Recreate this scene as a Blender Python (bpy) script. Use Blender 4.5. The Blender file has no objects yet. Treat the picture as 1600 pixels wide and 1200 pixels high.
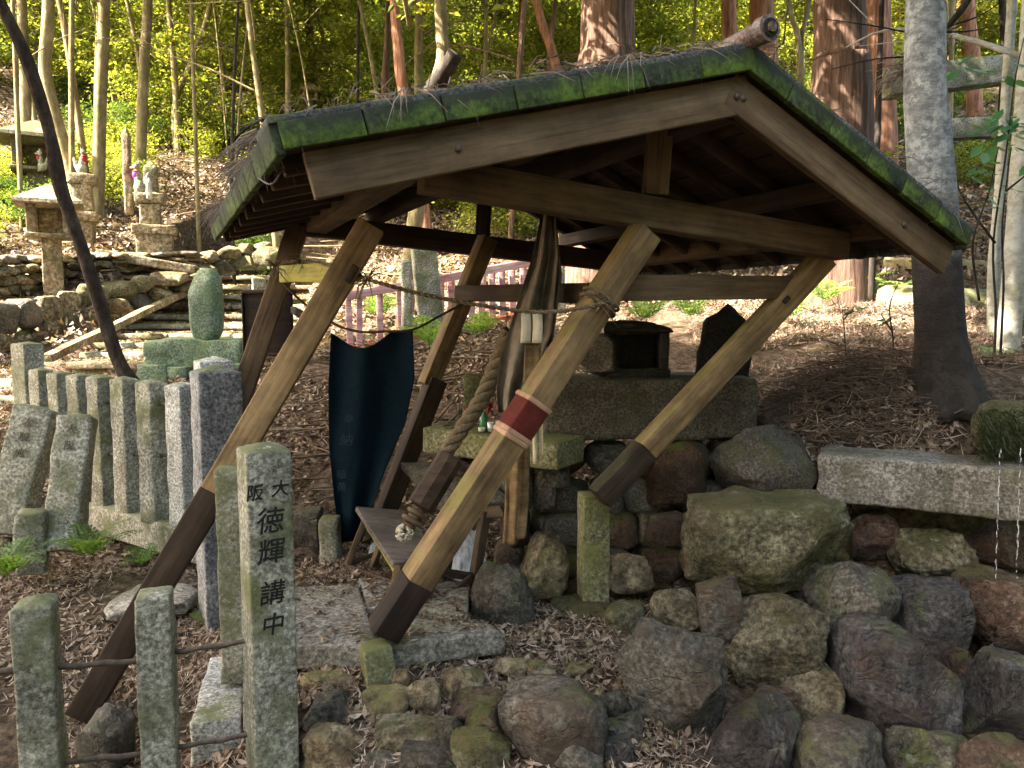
import bpy, bmesh, math, random
import numpy as np
from mathutils import Vector, Matrix, Euler, noise as mn
random.seed(7); rng = np.random.default_rng(7)
C = bpy.context.scene
COL = C.collection
R = math.radians

# ---------------------------------------------------------------- camera, sky, sun, exposure
CAM = Vector((0.0, 0.0, 1.55)); PITCH = R(5.0); FPX = 1202.0
cam = bpy.data.cameras.new('camera'); camo = bpy.data.objects.new('camera', cam); COL.objects.link(camo)
camo.location = CAM; camo.rotation_euler = (R(90) - PITCH, 0, 0)
cam.sensor_width = 36; cam.lens = 36 * FPX / 1600.0; cam.clip_start = 0.05; cam.clip_end = 400
C.camera = camo
SUN_DIR = Vector((-0.80, -0.22, 0.78)).normalized()
world = bpy.data.worlds.new('World'); C.world = world; world.use_nodes = True
wn = world.node_tree.nodes; wl = world.node_tree.links
sky = wn.new('ShaderNodeTexSky'); sky.sky_type = 'NISHITA'; sky.sun_disc = False
sky.sun_elevation = math.asin(SUN_DIR.z); sky.sun_rotation = math.atan2(SUN_DIR.x, SUN_DIR.y)
sky.air_density = 1.0; sky.dust_density = 2.0
wn['Background'].inputs['Strength'].default_value = 0.15
wb_ = wn.new('ShaderNodeMix'); wb_.data_type = 'RGBA'; wb_.blend_type = 'MULTIPLY'; wb_.inputs[0].default_value = 1.0
wb_.inputs[7].default_value = (1.0, .845, .62, 1)     # the photograph's warm white balance
wl.new(sky.outputs[0], wb_.inputs[6]); wl.new(wb_.outputs[2], wn['Background'].inputs['Color'])
sl = bpy.data.lights.new('sun', 'SUN'); sl.energy = 4.8; sl.angle = R(0.5); sl.color = (1.0, 0.88, 0.68)
so = bpy.data.objects.new('sun', sl); COL.objects.link(so); so.location = (-20, -5, 30)
so.rotation_euler = SUN_DIR.to_track_quat('Z', 'Y').to_euler()
C.view_settings.view_transform = 'Standard'; C.view_settings.look = 'None'
C.view_settings.exposure = 3.8; C.view_settings.gamma = 1.0
C.cycles.max_bounces = 8; C.cycles.transmission_bounces = 6; C.cycles.diffuse_bounces = 5
C.cycles.use_denoising = True

# ---------------------------------------------------------------- helpers
def P(px, py, Y):
    """world point on the plane y=Y seen at photograph pixel (px,py)"""
    u = (px - 800) / FPX; v = (600 - py) / FPX
    dy = math.cos(PITCH) + v * math.sin(PITCH); dz = -math.sin(PITCH) + v * math.cos(PITCH)
    return Vector((u / dy * Y, Y, CAM.z + dz / dy * Y))

WM = {}   # world matrices of the empties
def put(o, M, parent=None):
    if parent is not None:
        o.parent = parent
        o.matrix_basis = WM[parent.name].inverted() @ M
    else:
        o.matrix_basis = M
    WM[o.name] = M.copy()
    return o
def thing(name, label, cat, loc, group=None, rotz=0.0):
    o = bpy.data.objects.new(name, None); COL.objects.link(o); o.empty_display_size = .1
    put(o, Matrix.Translation(Vector(loc)) @ Matrix.Rotation(rotz, 4, 'Z'))
    o['label'] = label; o['category'] = cat
    if group: o['group'] = group
    return o
def tag(o, label, cat, group=None):
    o['label'] = label; o['category'] = cat
    if group: o['group'] = group
    return o
def make(name, me, mat=None, M=None, parent=None, label=None, kind=None, **kw):
    if mat is not None and len(me.materials) == 0: me.materials.append(mat)
    o = bpy.data.objects.new(name, me); COL.objects.link(o)
    put(o, M if M is not None else Matrix.Identity(4), parent)
    if label: o['label'] = label
    if kind: o['kind'] = kind
    return o
def np_mesh(name, V, Fq, smooth=False, attr=None):
    """V (n,3); Fq (m,k) with constant k"""
    V = np.asarray(V, dtype=np.float32); Fq = np.asarray(Fq, dtype=np.int32)
    me = bpy.data.meshes.new(name); me.vertices.add(len(V)); me.vertices.foreach_set('co', V.ravel())
    m, k = Fq.shape
    me.loops.add(m * k); me.loops.foreach_set('vertex_index', Fq.ravel())
    me.polygons.add(m); me.polygons.foreach_set('loop_start', np.arange(0, m * k, k, dtype=np.int32))
    try: me.polygons.foreach_set('loop_total', np.full(m, k, dtype=np.int32))
    except Exception: pass
    me.polygons.foreach_set('use_smooth', np.full(m, smooth))
    me.update(calc_edges=True)
    if attr is not None:
        a = me.attributes.new('rnd', 'FLOAT', 'FACE'); a.data.foreach_set('value', np.asarray(attr, dtype=np.float32))
    return me
_boxc = {}
def box_grid(nx, ny, nz):
    k = (nx, ny, nz)
    if k in _boxc: return _boxc[k]
    idx = {}; V = []; Fs = []
    def vi(i, j, l):
        t = (i, j, l)
        if t not in idx:
            idx[t] = len(V); V.append((i / nx * 2 - 1, j / ny * 2 - 1, l / nz * 2 - 1))
        return idx[t]
    for i in range(nx):
        for j in range(ny):
            Fs.append((vi(i, j, 0), vi(i, j + 1, 0), vi(i + 1, j + 1, 0), vi(i + 1, j, 0)))
            Fs.append((vi(i, j, nz), vi(i + 1, j, nz), vi(i + 1, j + 1, nz), vi(i, j + 1, nz)))
    for i in range(nx):
        for l in range(nz):
            Fs.append((vi(i, 0, l), vi(i + 1, 0, l), vi(i + 1, 0, l + 1), vi(i, 0, l + 1)))
            Fs.append((vi(i, ny, l), vi(i, ny, l + 1), vi(i + 1, ny, l + 1), vi(i + 1, ny, l)))
    for j in range(ny):
        for l in range(nz):
            Fs.append((vi(0, j, l), vi(0, j, l + 1), vi(0, j + 1, l + 1), vi(0, j + 1, l)))
            Fs.append((vi(nx, j, l), vi(nx, j + 1, l), vi(nx, j + 1, l + 1), vi(nx, j, l + 1)))
    _boxc[k] = (np.array(V), np.array(Fs)); return _boxc[k]
def nz3(p, s, seed):
    return mn.noise(Vector((p[0] * s + seed * 13.7, p[1] * s - seed * 7.1, p[2] * s + seed * 3.3)))
def rbox(name, sx, sy, sz, r=.006, n=(2, 2, 2), amp=0.0, nscale=6.0, cap=0.0, taper=1.0, seed=0, smooth=True):
    """rounded, worn box centred on its origin; cap lifts the top centre; n = interior cells per axis"""
    g, Fs = box_grid(n[0] + 2, n[1] + 2, n[2] + 2)
    hs = np.array([sx, sy, sz]) / 2; r = min(r, hs.min() * .9)
    V = np.empty_like(g)
    for a in range(3):
        N = n[a] + 2
        k = np.rint((g[:, a] + 1) / 2 * N).astype(int)      # 0..N
        inner = hs[a] - r
        tab = np.empty(N + 1); tab[0] = -hs[a]; tab[N] = hs[a]
        tab[1:N] = np.linspace(-inner, inner, N - 1) if N > 2 else 0
        V[:, a] = tab[k]
    q = np.clip(V, -(hs - r), hs - r); d = V - q; L = np.linalg.norm(d, axis=1, keepdims=True); L[L == 0] = 1
    V = q + d / L * r
    if cap:
        top = V[:, 2] > hs[2] - r * 1.01
        V[top, 2] += cap * (1 - np.maximum(np.abs(V[top, 0]) / hs[0], np.abs(V[top, 1]) / hs[1]))
    if taper != 1.0:
        t = (V[:, 2] / hs[2] + 1) / 2; f = 1 + (taper - 1) * t; V[:, 0] *= f; V[:, 1] *= f
    if amp:
        for i in range(len(V)):
            p = V[i]; V[i] += amp * np.array([nz3(p, nscale, seed), nz3(p, nscale, seed + 5), nz3(p, nscale, seed + 9)])
            V[i] += amp * .45 * np.array([nz3(p, nscale * 3, seed + 1), nz3(p, nscale * 3, seed + 6), nz3(p, nscale * 3, seed + 10)])
    me = np_mesh(name, V, Fs, smooth)
    return me
def frame_x(a, b, up=Vector((0, 0, 1)), roll=0.0):
    """matrix whose X runs a->b, Z near up, origin at the middle"""
    x = (b - a).normalized(); y = up.cross(x)
    if y.length < 1e-4: y = Vector((0, 1, 0)).cross(x)
    y.normalize(); z = x.cross(y)
    M = Matrix((x, y, z)).transposed().to_4x4() @ Matrix.Rotation(roll, 4, 'X')
    M.translation = (a + b) / 2
    return M
def beam(name, a, b, w, h, mat, parent=None, up=Vector((0, 0, 1)), roll=0.0, r=.005, amp=.0015, seed=0, label=None, n=None):
    L = (b - a).length
    me = rbox(name, L, w, h, r=r, n=n or (max(2, min(24, int(L / .12))), 1, 1), amp=amp, nscale=4, seed=seed)
    return make(name, me, mat, frame_x(a, b, up, roll), parent, label)
def tube_np(pts, rads, seg=8, closed_ends=True):
    pts = [Vector(p) for p in pts]; n = len(pts); V = []; Fs = []
    prev = None
    for i, p in enumerate(pts):
        t = (pts[min(i + 1, n - 1)] - pts[max(i - 1, 0)]).normalized()
        if prev is None:
            a = Vector((1, 0, 0)) if abs(t.x) < .8 else Vector((0, 1, 0))
            u = t.cross(a).normalized()
        else:
            u = (prev - t * prev.dot(t)).normalized()
        prev = u; v = t.cross(u)
        rr = rads[i] if hasattr(rads, '__len__') else rads
        for k in range(seg):
            an = 2 * math.pi * k / seg; V.append(p + (u * math.cos(an) + v * math.sin(an)) * rr)
    for i in range(n - 1):
        for k in range(seg):
            a = i * seg + k; b = i * seg + (k + 1) % seg
            Fs.append((a, b, b + seg, a + seg))
    if closed_ends:
        for base, p in ((0, pts[0]), ((n - 1) * seg, pts[-1])):
            c = len(V); V.append(p)
            for k in range(seg):
                a = base + k; b = base + (k + 1) % seg
                Fs.append((c, b, a, a) if base == 0 else (c, a, b, b))
    return V, Fs
def mesh_list(name, V, Fs, smooth=True):
    me = bpy.data.meshes.new(name)
    Fs = [tuple(dict.fromkeys(f)) for f in Fs]
    me.from_pydata([tuple(v) for v in V], [], Fs)
    me.polygons.foreach_set('use_smooth', [smooth] * len(me.polygons)); me.update(); return me
def tube(name, pts, rads, mat, parent=None, seg=8, label=None, M=None):
    V, Fs = tube_np(pts, rads, seg)
    return make(name, mesh_list(name, V, Fs), mat, M or Matrix.Identity(4), parent, label)
def spline(pts, m=6):
    pts = [Vector(p) for p in pts]; out = []
    for i in range(len(pts) - 1):
        p0 = pts[max(i - 1, 0)]; p1 = pts[i]; p2 = pts[i + 1]; p3 = pts[min(i + 2, len(pts) - 1)]
        for k in range(m):
            t = k / m
            out.append(.5 * ((2 * p1) + (p2 - p0) * t + (2 * p0 - 5 * p1 + 4 * p2 - p3) * t * t + (3 * p1 - p0 - 3 * p2 + p3) * t ** 3))
    out.append(pts[-1]); return out
class MB:
    def __init__(s): s.V = []; s.F = []
    def add(s, V, Fs):
        o = len(s.V); s.V += [tuple(v) for v in V]; s.F += [tuple(i + o for i in f) for f in Fs]
    def tube(s, pts, r, seg=6): s.add(*tube_np(pts, r, seg))
    def mesh(s, name, smooth=True): return mesh_list(name, s.V, s.F, smooth)

# ---------------------------------------------------------------- materials
def nodes(name):
    m = bpy.data.materials.new(name); m.use_nodes = True; nt = m.node_tree
    return m, nt, nt.nodes, nt.links, nt.nodes['Principled BSDF']
def ramp(nt, src, stops):
    r = nt.nodes.new('ShaderNodeValToRGB'); e = r.color_ramp.elements
    while len(e) < len(stops): e.new(.5)
    for k, (p, c) in enumerate(stops):
        e[k].position = p; e[k].color = (c[0], c[1], c[2], 1) if hasattr(c, '__len__') else (c, c, c, 1)
    nt.links.new(src, r.inputs[0]); return r.outputs[0]
def ntex(nt, coord, scale, detail=6, rough=.6, typ='noise', vec_scale=None):
    if vec_scale is not None:
        mp = nt.nodes.new('ShaderNodeMapping'); mp.inputs['Scale'].default_value = vec_scale; nt.links.new(coord, mp.inputs[0]); coord = mp.outputs[0]
    if typ == 'noise':
        t = nt.nodes.new('ShaderNodeTexNoise'); t.inputs['Detail'].default_value = detail; t.inputs['Roughness'].default_value = rough
    else:
        t = nt.nodes.new('ShaderNodeTexVoronoi')
        if typ == 'edge': t.feature = 'DISTANCE_TO_EDGE'
    t.inputs['Scale'].default_value = scale; nt.links.new(coord, t.inputs['Vector'])
    return t.outputs[0]
def mixc(nt, fac, a, b, mode='MIX'):
    m = nt.nodes.new('ShaderNodeMix'); m.data_type = 'RGBA'; m.blend_type = mode
    for s, i in ((fac, 0), (a, 6), (b, 7)):
        if hasattr(s, 'is_output') or hasattr(s, 'links'): nt.links.new(s, m.inputs[i])
        else: m.inputs[i].default_value = (s if i == 0 else (s[0], s[1], s[2], 1))
    return m.outputs[2]
def math_(nt, op, a, b=0.0, clamp=False):
    m = nt.nodes.new('ShaderNodeMath'); m.operation = op; m.use_clamp = clamp
    for s, i in ((a, 0), (b, 1)):
        if hasattr(s, 'is_output'): nt.links.new(s, m.inputs[i])
        else: m.inputs[i].default_value = s
    return m.outputs[0]
def bump(nt, b, hsrc, strength, dist, normal=None):
    n = nt.nodes.new('ShaderNodeBump'); n.inputs['Strength'].default_value = strength; n.inputs['Distance'].default_value = dist
    nt.links.new(hsrc, n.inputs['Height'])
    if normal is not None: nt.links.new(normal, n.inputs['Normal'])
    return n.outputs[0]
def obj_coord(nt, world=False):
    if world:
        return nt.nodes.new('ShaderNodeNewGeometry').outputs['Position']
    tc = nt.nodes.new('ShaderNodeTexCoord')
    oi = nt.nodes.new('ShaderNodeObjectInfo')
    ad = nt.nodes.new('ShaderNodeVectorMath'); ad.operation = 'MULTIPLY_ADD'
    nt.links.new(oi.outputs['Random'], ad.inputs[0]); ad.inputs[1].default_value = (37, 21, 53); nt.links.new(tc.outputs['Object'], ad.inputs[2])
    return ad.outputs[0]
def upness(nt, lo=.2, hi=.9):
    g = nt.nodes.new('ShaderNodeNewGeometry'); s = nt.nodes.new('ShaderNodeSeparateXYZ'); nt.links.new(g.outputs['Normal'], s.inputs[0])
    mr = nt.nodes.new('ShaderNodeMapRange'); mr.inputs[1].default_value = lo; mr.inputs[2].default_value = hi
    nt.links.new(s.outputs['Z'], mr.inputs[0]); return mr.outputs[0]
def stone_mat(name, dark, mid, light, moss=(.06, .075, .015), moss_amt=.4, lichen=(.36, .37, .33), lichen_amt=.2, scale=1.0, grain=90, bumpd=.006, rough=.85, upmoss=.3, cracks=0.0, spec=.3):
    m, nt, N, L, b = nodes(name); co = obj_coord(nt)
    big = ntex(nt, co, 3.2 * scale, 5, .62); gr = ntex(nt, co, grain, 4, .7); med = ntex(nt, co, 14 * scale, 8, .68)
    base = ramp(nt, big, [(.30, dark), (.5, mid), (.70, light)])
    base = mixc(nt, .9, base, ramp(nt, gr, [(.34, (.22, .22, .22)), (.5, (.95, .95, .95)), (.64, (2.0, 2.0, 2.0))]), 'MULTIPLY')
    base = mixc(nt, .6, base, ramp(nt, med, [(.3, (.45, .45, .45)), (.55, (1, 1, 1)), (.75, (1.5, 1.5, 1.5))]), 'MULTIPLY')
    mo = ntex(nt, co, 4.5 * scale, 9, .7)
    f = math_(nt, 'ADD', mo, math_(nt, 'MULTIPLY', upness(nt), upmoss * .35))
    f = ramp(nt, f, [(.62 - .28 * moss_amt, 0.0), (.74 - .22 * moss_amt, 1.0)])
    f2 = math_(nt, 'MULTIPLY', f, ramp(nt, gr, [(.3, .35), (.6, 1.0)]))
    mossc = mixc(nt, ntex(nt, co, 30, 3), moss, (moss[0] * 2.1, moss[1] * 2.1, moss[2] * 1.8))
    base = mixc(nt, f2, base, mossc)
    li = ramp(nt, ntex(nt, co, 9 * scale, 7, .75), [(.66 - .12 * lichen_amt, 0.0), (.72 - .12 * lichen_amt, 1.0)])
    base = mixc(nt, math_(nt, 'MULTIPLY', li, min(1, lichen_amt * 2)), base, lichen)
    h = math_(nt, 'ADD', math_(nt, 'MULTIPLY', gr, .25), math_(nt, 'ADD', med, math_(nt, 'MULTIPLY', f, .25)))
    if cracks:
        wv = nt.nodes.new('ShaderNodeVectorMath'); wv.operation = 'ADD'
        tn = nt.nodes.new('ShaderNodeTexNoise'); tn.inputs['Scale'].default_value = 3.5; L.new(co, tn.inputs['Vector']); L.new(tn.outputs['Color'], wv.inputs[0]); L.new(co, wv.inputs[1])
        rg = math_(nt, 'ABSOLUTE', math_(nt, 'SUBTRACT', ntex(nt, wv.outputs[0], 2.6, 3, .6, vec_scale=(1, 1, 2.3)), .5))
        ed = ramp(nt, rg, [(.0, 0.0), (.012, .75), (.05, 1.0)])
        h = math_(nt, 'ADD', h, math_(nt, 'MULTIPLY', ed, cracks * .5))
        base = mixc(nt, .6, base, ramp(nt, ed, [(0, (.5, .45, .42)), (1, (1, 1, 1))]), 'MULTIPLY')
        rv_ = ntex(nt, co, 5.5, 10, .72); h = math_(nt, 'ADD', h, math_(nt, 'MULTIPLY', rv_, 3.5))
        base = mixc(nt, ramp(nt, ntex(nt, co, 1.9, 6, .75), [(.5, 0.0), (.62, .55 * cracks)]), base, (dark[0] * 1.5 + .05, dark[1] * 1.1 + .022, dark[2] + .008))
        base = mixc(nt, .8, base, ramp(nt, ntex(nt, co, 2.1, 5, .7), [(.32, (.42, .36, .32)), (.5, (1, 1, 1)), (.7, (1.45, 1.4, 1.35))]), 'MULTIPLY')
    L.new(base, b.inputs['Base Color']); b.inputs['Roughness'].default_value = rough
    b.inputs['Specular IOR Level'].default_value = spec
    L.new(bump(nt, b, h, .9, bumpd), b.inputs['Normal']); return m
def wood_mat(name, dark, mid, light, moss=None, moss_amt=0.0, rough=.75, worn=.3):
    m, nt, N, L, b = nodes(name); co = obj_coord(nt)
    g1 = ntex(nt, co, 1.0, 8, .7, vec_scale=(3.0, 55, 55)); g2 = ntex(nt, co, 1.0, 4, .6, vec_scale=(1.6, 12, 12)); bl = ntex(nt, co, 5, 6, .65)
    base = ramp(nt, g2, [(.3, dark), (.5, mid), (.72, light)])
    base = mixc(nt, .8, base, ramp(nt, g1, [(.30, (.35, .32, .30)), (.52, (1, 1, 1)), (.75, (1.3, 1.28, 1.2))]), 'MULTIPLY')
    base = mixc(nt, worn, base, ramp(nt, bl, [(.35, (.25, .22, .2)), (.6, (1.15, 1.12, 1.1))]), 'MULTIPLY')
    if moss is not None:
        f = ramp(nt, math_(nt, 'ADD', ntex(nt, co, 7, 8, .75), math_(nt, 'MULTIPLY', upness(nt, -.1, .6), .22)), [(.75 - .3 * moss_amt, 0.0), (.86 - .25 * moss_amt, 1.0)])
        base = mixc(nt, math_(nt, 'MULTIPLY', f, ramp(nt, g1, [(.3, .4), (.6, 1.0)])), base, moss)
    L.new(base, b.inputs['Base Color']); b.inputs['Roughness'].default_value = rough; b.inputs['Specular IOR Level'].default_value = .25
    L.new(bump(nt, b, math_(nt, 'ADD', g1, math_(nt, 'MULTIPLY', bl, .6)), .7, .004), b.inputs['Normal']); return m
def bark_mat(name, dark, mid, light, stretch=6, scale=9, bumpd=.03, moss=(.05, .07, .015), moss_amt=.2, lich=0.0, world=False):
    m, nt, N, L, b = nodes(name); co = obj_coord(nt)
    g = ntex(nt, co, scale, 8, .72, vec_scale=(1, 1, 1 / stretch)); g2 = ntex(nt, co, scale * 3.4, 5, .7, vec_scale=(1, 1, 1 / stretch)); bl = ntex(nt, co, 1.7, 6, .7)
    base = ramp(nt, g, [(.34, dark), (.5, mid), (.66, light)])
    base = mixc(nt, .6, base, ramp(nt, bl, [(.3, (.55, .5, .48)), (.6, (1.1, 1.1, 1.1))]), 'MULTIPLY')
    f = ramp(nt, ntex(nt, co, 2.6, 9, .75), [(.66 - .3 * moss_amt, 0.0), (.80 - .25 * moss_amt, 1.0)])
    base = mixc(nt, f, base, moss)
    if lich:
        f = ramp(nt, ntex(nt, co, 6, 9, .8), [(.62 - .2 * lich, 0.0), (.68 - .18 * lich, 1.0)]); base = mixc(nt, math_(nt, 'MULTIPLY', f, .7), base, (.40, .41, .40))
    L.new(base, b.inputs['Base Color']); b.inputs['Roughness'].default_value = .9; b.inputs['Specular IOR Level'].default_value = .15
    L.new(bump(nt, b, math_(nt, 'ADD', g, math_(nt, 'MULTIPLY', g2, .4)), 1.0, bumpd), b.inputs['Normal']); return m
def shade_foot(m, z0, z1, col):
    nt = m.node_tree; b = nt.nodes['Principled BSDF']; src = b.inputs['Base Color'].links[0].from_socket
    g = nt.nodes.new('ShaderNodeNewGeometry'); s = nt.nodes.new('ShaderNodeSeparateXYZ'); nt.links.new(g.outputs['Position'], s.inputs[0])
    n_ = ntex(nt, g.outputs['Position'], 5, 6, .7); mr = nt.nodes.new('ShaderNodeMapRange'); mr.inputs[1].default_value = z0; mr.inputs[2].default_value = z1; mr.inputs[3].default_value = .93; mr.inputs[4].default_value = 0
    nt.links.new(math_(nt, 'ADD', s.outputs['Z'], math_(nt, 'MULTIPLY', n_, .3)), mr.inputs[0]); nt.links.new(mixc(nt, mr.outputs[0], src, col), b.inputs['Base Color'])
def leaf_mat(name, stops, trans=.68, rough=.5, mask=None, gain=1.0):
    m, nt, N, L, b = nodes(name)
    a = nt.nodes.new('ShaderNodeAttribute'); a.attribute_name = 'rnd'
    oi = nt.nodes.new('ShaderNodeObjectInfo')
    v = math_(nt, 'ADD', math_(nt, 'MULTIPLY', a.outputs['Fac'], .75), math_(nt, 'MULTIPLY', oi.outputs['Random'], .25))
    c = ramp(nt, v, stops)
    L.new(c, b.inputs['Base Color']); b.inputs['Roughness'].default_value = rough; b.inputs['Specular IOR Level'].default_value = .25
    t = N.new('ShaderNodeBsdfTranslucent'); tc = mixc(nt, 1.0, c, (1.6, 1.5, .6), 'MULTIPLY'); L.new(tc, t.inputs[0])
    mx = N.new('ShaderNodeMixShader'); mx.inputs[0].default_value = trans
    L.new(b.outputs[0], mx.inputs[1]); L.new(t.outputs[0], mx.inputs[2]); L.new(mx.outputs[0], N['Material Output'].inputs[0]); return m
def plain(name, col, rough=.7, metal=0.0, nscale=20, var=.35, bumpd=.001, spec=.3, world=False):
    m, nt, N, L, b = nodes(name); co = obj_coord(nt); n = ntex(nt, co, nscale, 6, .65)
    c = mixc(nt, 1.0, col, ramp(nt, n, [(.3, (1 - var,) * 3), (.7, (1 + var,) * 3)]), 'MULTIPLY')
    L.new(c, b.inputs['Base Color']); b.inputs['Roughness'].default_value = rough; b.inputs['Metallic'].default_value = metal
    b.inputs['Specular IOR Level'].default_value = spec
    L.new(bump(nt, b, n, .6, bumpd), b.inputs['Normal']); return m

M = {}
M['granite'] = stone_mat('granite', (.15, .145, .12), (.25, .24, .20), (.34, .33, .28), moss=(.055, .06, .022), moss_amt=.52, lichen_amt=.30, grain=70, bumpd=.006)
M['granite_brown'] = stone_mat('granite_brown', (.09, .08, .07), (.165, .15, .135), (.25, .235, .215), moss=(.05, .052, .025), moss_amt=.35, lichen_amt=.12, grain=75, bumpd=.006, upmoss=.0)
M['granite_pale'] = stone_mat('granite_pale', (.26, .26, .25), (.36, .36, .35), (.46, .46, .45), moss_amt=.15, lichen_amt=.2, grain=85, bumpd=.004)
M['granite_dark'] = stone_mat('granite_dark', (.08, .08, .085), (.16, .16, .17), (.30, .30, .31), moss_amt=.1, lichen_amt=.32, grain=70, bumpd=.006)
M['granite_moss'] = stone_mat('granite_moss', (.12, .12, .08), (.20, .19, .12), (.30, .29, .17), moss=(.055, .06, .02), moss_amt=.6, lichen_amt=.15, grain=80, bumpd=.006)
M['granite_yellow'] = stone_mat('granite_yellow', (.09, .086, .05), (.165, .155, .09), (.27, .255, .155), moss=(.085, .085, .028), moss_amt=.6, lichen_amt=.3, grain=60, bumpd=.006)
M['stele_green'] = stone_mat('stele_green', (.06, .09, .07), (.11, .15, .115), (.17, .21, .16), moss=(.06, .09, .04), moss_amt=.5, lichen_amt=.05, grain=60, bumpd=.006)
M['slab_dark'] = stone_mat('slab_dark', (.042, .036, .03), (.078, .068, .056), (.12, .108, .088), moss=(.035, .035, .015), moss_amt=.3, lichen_amt=.05, grain=80)
M['charcoal'] = stone_mat('charcoal_stone', (.008, .008, .008), (.017, .016, .015), (.032, .030, .028), moss_amt=.1, lichen_amt=.0)
M['rock_moss'] = stone_mat('rock_moss', (.085, .08, .05), (.15, .14, .09), (.25, .235, .16), moss=(.055, .054, .016), moss_amt=.55, lichen_amt=.2, grain=50, bumpd=.028, cracks=.6)
M['rock_grey'] = stone_mat('rock_grey', (.042, .038, .032), (.10, .091, .078), (.20, .18, .155), moss_amt=.08, lichen_amt=.35, grain=50, bumpd=.035, cracks=.9, rough=.5, spec=.5)
M['rock_blue'] = stone_mat('rock_blue', (.035, .032, .034), (.08, .075, .080), (.16, .155, .165), moss_amt=.12, lichen_amt=.3, grain=50, bumpd=.035, cracks=1.0, rough=.36, spec=.5)
M['rock_brown'] = stone_mat('rock_brown', (.06, .035, .025), (.12, .078, .058), (.22, .16, .13), moss_amt=.12, lichen_amt=.25, grain=50, bumpd=.035, cracks=1.0, rough=.45, spec=.5)
M['rock_tan'] = stone_mat('rock_tan', (.09, .078, .05), (.175, .155, .105), (.29, .26, .19), moss=(.05, .052, .015), moss_amt=.15, lichen_amt=.35, grain=45, bumpd=.03, cracks=.7)
M['rock_rust'] = stone_mat('rock_rust', (.022, .013, .009), (.05, .028, .016), (.09, .05, .025), moss_amt=.1, lichen_amt=.0, bumpd=.012, cracks=.8, rough=.5)
M['rock_warm'] = stone_mat('rock_warm', (.12, .095, .062), (.22, .18, .12), (.34, .29, .205), moss=(.085, .09, .03), moss_amt=.25, lichen_amt=.3, grain=25, bumpd=.02, cracks=.8)
M['wood_post'] = wood_mat('wood_post', (.12, .078, .040), (.24, .16, .082), (.36, .25, .14), moss=(.17, .155, .035), moss_amt=.22, worn=.6)
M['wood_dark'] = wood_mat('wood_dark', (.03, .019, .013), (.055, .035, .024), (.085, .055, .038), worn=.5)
M['wood_wet'] = wood_mat('wood_wet', (.022, .014, .010), (.042, .027, .019), (.075, .05, .034), moss=(.045, .05, .015), moss_amt=.2, worn=.5)
M['wood_char'] = wood_mat('wood_char', (.012, .008, .007), (.028, .018, .015), (.05, .032, .026), worn=.4)
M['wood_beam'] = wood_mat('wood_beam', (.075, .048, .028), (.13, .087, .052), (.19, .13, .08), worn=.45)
M['wood_green'] = wood_mat('wood_green', (.16, .14, .035), (.30, .27, .06), (.42, .38, .10), moss=(.20, .21, .03), moss_amt=.8, worn=.4)
M['wood_grey'] = wood_mat('wood_grey', (.07, .058, .054), (.12, .102, .095), (.19, .165, .155), worn=.4)
M['wood_pink'] = wood_mat('wood_pink', (.42, .21, .24), (.56, .33, .37), (.66, .48, .50), worn=.3)
M['wood_red'] = wood_mat('wood_red', (.30, .05, .03), (.42, .08, .04), (.5, .14, .09), worn=.4)
M['moss_tile'] = stone_mat('moss_tile', (.012, .018, .012), (.026, .035, .02), (.05, .06, .03), moss=(.06, .10, .014), moss_amt=.7, lichen_amt=.1, grain=60, bumpd=.004)
def tile_edge_mat():
    m = M['moss_tile']; nt = m.node_tree; b = nt.nodes['Principled BSDF']; src = b.inputs['Base Color'].links[0].from_socket
    tc = nt.nodes.new('ShaderNodeTexCoord'); s = nt.nodes.new('ShaderNodeSeparateXYZ'); nt.links.new(tc.outputs['Object'], s.inputs[0])
    n_ = ntex(nt, obj_coord(nt), 11, 6, .7)
    f = ramp(nt, math_(nt, 'ADD', math_(nt, 'MULTIPLY', s.outputs['Z'], 6.0), n_), [(.42, 1.0), (.70, 0.0)])
    nt.links.new(mixc(nt, f, (.022, .028, .018), src), b.inputs['Base Color'])
tile_edge_mat()
M['tile'] = stone_mat('roof_tile', (.035, .037, .04), (.06, .062, .065), (.10, .10, .105), moss_amt=.3, lichen_amt=.2, bumpd=.003)
M['tile_brown'] = stone_mat('ridge_tile', (.06, .04, .035), (.11, .075, .065), (.18, .13, .12), moss_amt=.1, lichen_amt=.1, bumpd=.003, rough=.4)
M['bark_cedar'] = bark_mat('bark_cedar', (.045, .028, .022), (.12, .075, .06), (.22, .145, .12), stretch=12, scale=22, bumpd=.03, moss_amt=.0)
M['bark_red'] = bark_mat('bark_red', (.10, .045, .03), (.24, .12, .08), (.40, .22, .16), stretch=12, scale=18, bumpd=.03, moss_amt=.1)
M['bark_tan'] = bark_mat('bark_tan', (.10, .08, .045), (.19, .155, .09), (.29, .25, .16), stretch=3, scale=9, bumpd=.02, moss=(.10, .11, .025), moss_amt=.55)
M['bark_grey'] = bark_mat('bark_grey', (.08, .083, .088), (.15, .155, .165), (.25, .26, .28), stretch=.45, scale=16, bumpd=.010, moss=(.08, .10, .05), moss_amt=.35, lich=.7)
shade_foot(M['bark_grey'], 1.95, 2.35, (.018, .013, .011))  # shade under the eave, painted into the lower bark colour
M['bark_pale'] = bark_mat('bark_pale', (.22, .21, .18), (.34, .33, .29), (.46, .45, .40), stretch=.6, scale=14, bumpd=.008, moss=(.13, .15, .06), moss_amt=.4, lich=.6)
M['bark_dark'] = bark_mat('bark_dark', (.012, .010, .009), (.028, .022, .02), (.06, .05, .045), stretch=4, scale=12, bumpd=.02, moss_amt=.1)
M['bark_lean'] = bark_mat('bark_lean', (.022, .015, .012), (.05, .036, .03), (.10, .078, .066), stretch=2, scale=14, bumpd=.03, moss_amt=.05)
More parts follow.
